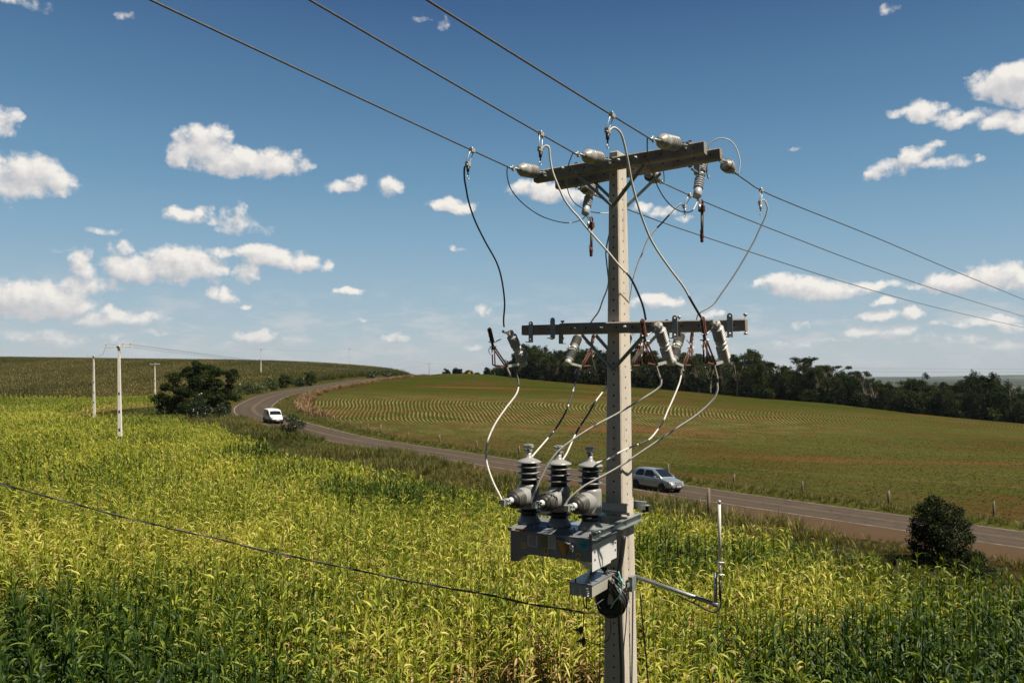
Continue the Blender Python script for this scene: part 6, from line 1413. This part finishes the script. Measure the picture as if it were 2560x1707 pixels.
b = MB(); b.box((1.975, 0, .44), (.006, 0, 0), (0, .20, 0), (0, 0, .065), platew); pn = b.build('number_plate', None, car)
b = MB(); [b.box((1.983, -.13 + .04 * k, .43), (.001, 0, 0), (0, .010, 0), (0, 0, .030), inkm) for k in range(7)]; b.build('plate_marks', None, pn)
b = MB(); b.box((0, 0, .20), (1.5, 0, 0), (0, .70, 0), (0, 0, .06), blackp); b.build('underbody', None, car)
b = MB(); b.tube([(-.9, .0, 1.45), (-1.1, 0, 1.62)], .006, 5, blackp); b.build('aerial', None, car)

van = thing('van', (0, 0, 0), 'small white panel van coming round the far bend of the road', 'van')
b = MB(); def_ = lambda w, zs, zb, c: [(w - .05, zs), (w, zs + .12), (w, (zs + zb) * .5), (w - .03, zb - .1), (w - .10, zb), (w * .55, zb + c * .7), (0, zb + c)]
loft(b, [(-2.05, def_(.80, .35, 1.68, .03)), (-1.98, def_(.84, .26, 1.74, .05)), (-1.0, def_(.86, .24, 1.76, .06)), (.0, def_(.86, .24, 1.75, .06)), (.35, def_(.855, .24, 1.70, .05)), (.62, def_(.85, .24, 1.50, .05)), (1.05, def_(.845, .24, 1.12, .05)), (1.20, def_(.83, .25, 1.02, .05)), (1.65, def_(.80, .26, .90, .05)), (1.92, def_(.72, .28, .72, .04)), (2.05, def_(.62, .34, .56, .02))], whitep)
o = b.build('body', None, van); subsurf(o, 2)
b = MB(); loft(b, [(-2.08, [(.80, .24), (.83, .30), (.83, .48), (.79, .52), (0, .52)]), (-1.9, [(.84, .20), (.875, .26), (.875, .46), (.84, .50), (0, .50)]), (1.5, [(.82, .20), (.865, .26), (.865, .46), (.82, .50), (0, .50)]), (1.9, [(.74, .20), (.78, .26), (.78, .54), (.74, .58), (0, .58)]), (2.12, [(.56, .24), (.60, .28), (.60, .54), (.56, .58), (0, .58)])], blackp); b.build('bumper_trim', None, van)
b = MB(); b.add([(.58, -.66, 1.56), (1.12, -.72, 1.135), (1.16, 0, 1.16), (1.12, .72, 1.135), (.58, .66, 1.56), (.60, 0, 1.60)], [(0, 1, 2, 5), (5, 2, 3, 4)], glassd); b.build('windscreen', None, van, None, False)
for s in (1, -1):
    b = MB(); q = [(-.05, 1.10), (.92, 1.06), (.80, 1.20), (.42, 1.52), (-.03, 1.55)]; q = [Vector((x, s * (.868 - .05 * max(0, z - 1.2)), z)) for x, z in q]; b.prism(q if s < 0 else q[::-1], (0, s * .008, 0), glassd); b.build('side_window', None, van)
    b = MB(); arch(b, 1.27, s * .872, .37); arch(b, -1.43, s * .872, .37); b.build('wheel_arch', None, van)
    wheel(van, 1.27, s * .78, .31, .18, rims); wheel(van, -1.43, s * .78, .31, .18, rims)
    b = MB(); b.cbox((.82, s * 1.00, 1.12), (.04, 0, 0), (0, .09, 0), (0, 0, .08), .02, blackp); b.box((.80, s * .88, 1.08), (.03, 0, 0), (0, .04, 0), (0, 0, .02), blackp); b.build('door_mirror', None, van)
    b = MB(); b.prism([(1.93, s * .46, .66), (1.84, s * .70, .68), (1.72, s * .76, .78), (1.84, s * .50, .79)], (.06, 0, .03), lampm); b.build('headlight', None, van)
    b = MB(); b.box((2.0, s * .20, .70), (.03, 0, 0), (0, .13, 0), (0, 0, .018), tankm); b.build('grille_slot', None, van)
b = MB(); b.box((2.125, 0, .50), (.008, 0, 0), (0, .22, 0), (0, 0, .07), platew); pn = b.build('number_plate', None, van); b = MB(); b.box((2.135, 0, .545), (.002, 0, 0), (0, .20, 0), (0, 0, .018), redm); b.build('plate_band', None, pn)
b = MB(); b.box((0, 0, .22), (1.6, 0, 0), (0, .74, 0), (0, 0, .08), blackp); b.build('underbody', None, van)
def park(o, u, v, Yg, side, yaw=0.0):
    """stand a vehicle on the road near the photograph position; side = offset from the centre line"""
    i = arc(Yg); c = RC[i, :2] + RN[i] * side; d = -RT[i] if RT[i, 1] > 0 else RT[i]; a_ = atan2(d[1], d[0]) + yaw
    fwd = Vector((cos(a_), sin(a_), 0)); z = RC[i, 2] - RC[i, 3] * side + CAMZ; j = max(i - 2, 0); sl_ = (RC[j, 2] - RC[i, 2]) / 3.0
    cr_ = RC[i, 3]; X_ = Vector((fwd.x, fwd.y, sl_)).normalized(); lft = Vector((-fwd.y, fwd.x, 0)); toN = Vector((RN[i, 0], RN[i, 1], 0)).dot(lft); lft = (lft + Zv * (-cr_ * toN)).normalized(); lft = (lft - X_ * lft.dot(X_)).normalized(); up_ = X_.cross(lft)
    M = Matrix((X_, lft, up_)).transposed().to_4x4(); M.translation = Vector((c[0], c[1], z + .006)); o.matrix_world = M; o.location = M.translation; o.rotation_euler = M.to_euler()
park(car, 0, 0, 55.8, -1.55); park(van, 0, 0, 105.2, -1.3)

# ------------------------------------------------------------------ thin haze over the whole country
hb = MB((0, 0, 0)); hb.box((0, 1500, -20), (11000, 0, 0), (0, 9400, 0), (0, 0, 110))
hm = bpy.data.materials.new('haze'); hm.use_nodes = True; t = NT(hm.node_tree); t.n.clear(); ho = t.new('ShaderNodeOutputMaterial')
pvn = t.new('ShaderNodeVolumePrincipled'); pvn.inputs['Color'].default_value = (.72, .82, .95, 1); pvn.inputs['Density'].default_value = 5e-5; pvn.inputs['Anisotropy'].default_value = .2
t.l.new(pvn.outputs[0], ho.inputs['Volume']); hz_ = hb.build('haze', hm, None); hz_.location = (0, 0, 0); tag(hz_, kind='stuff')
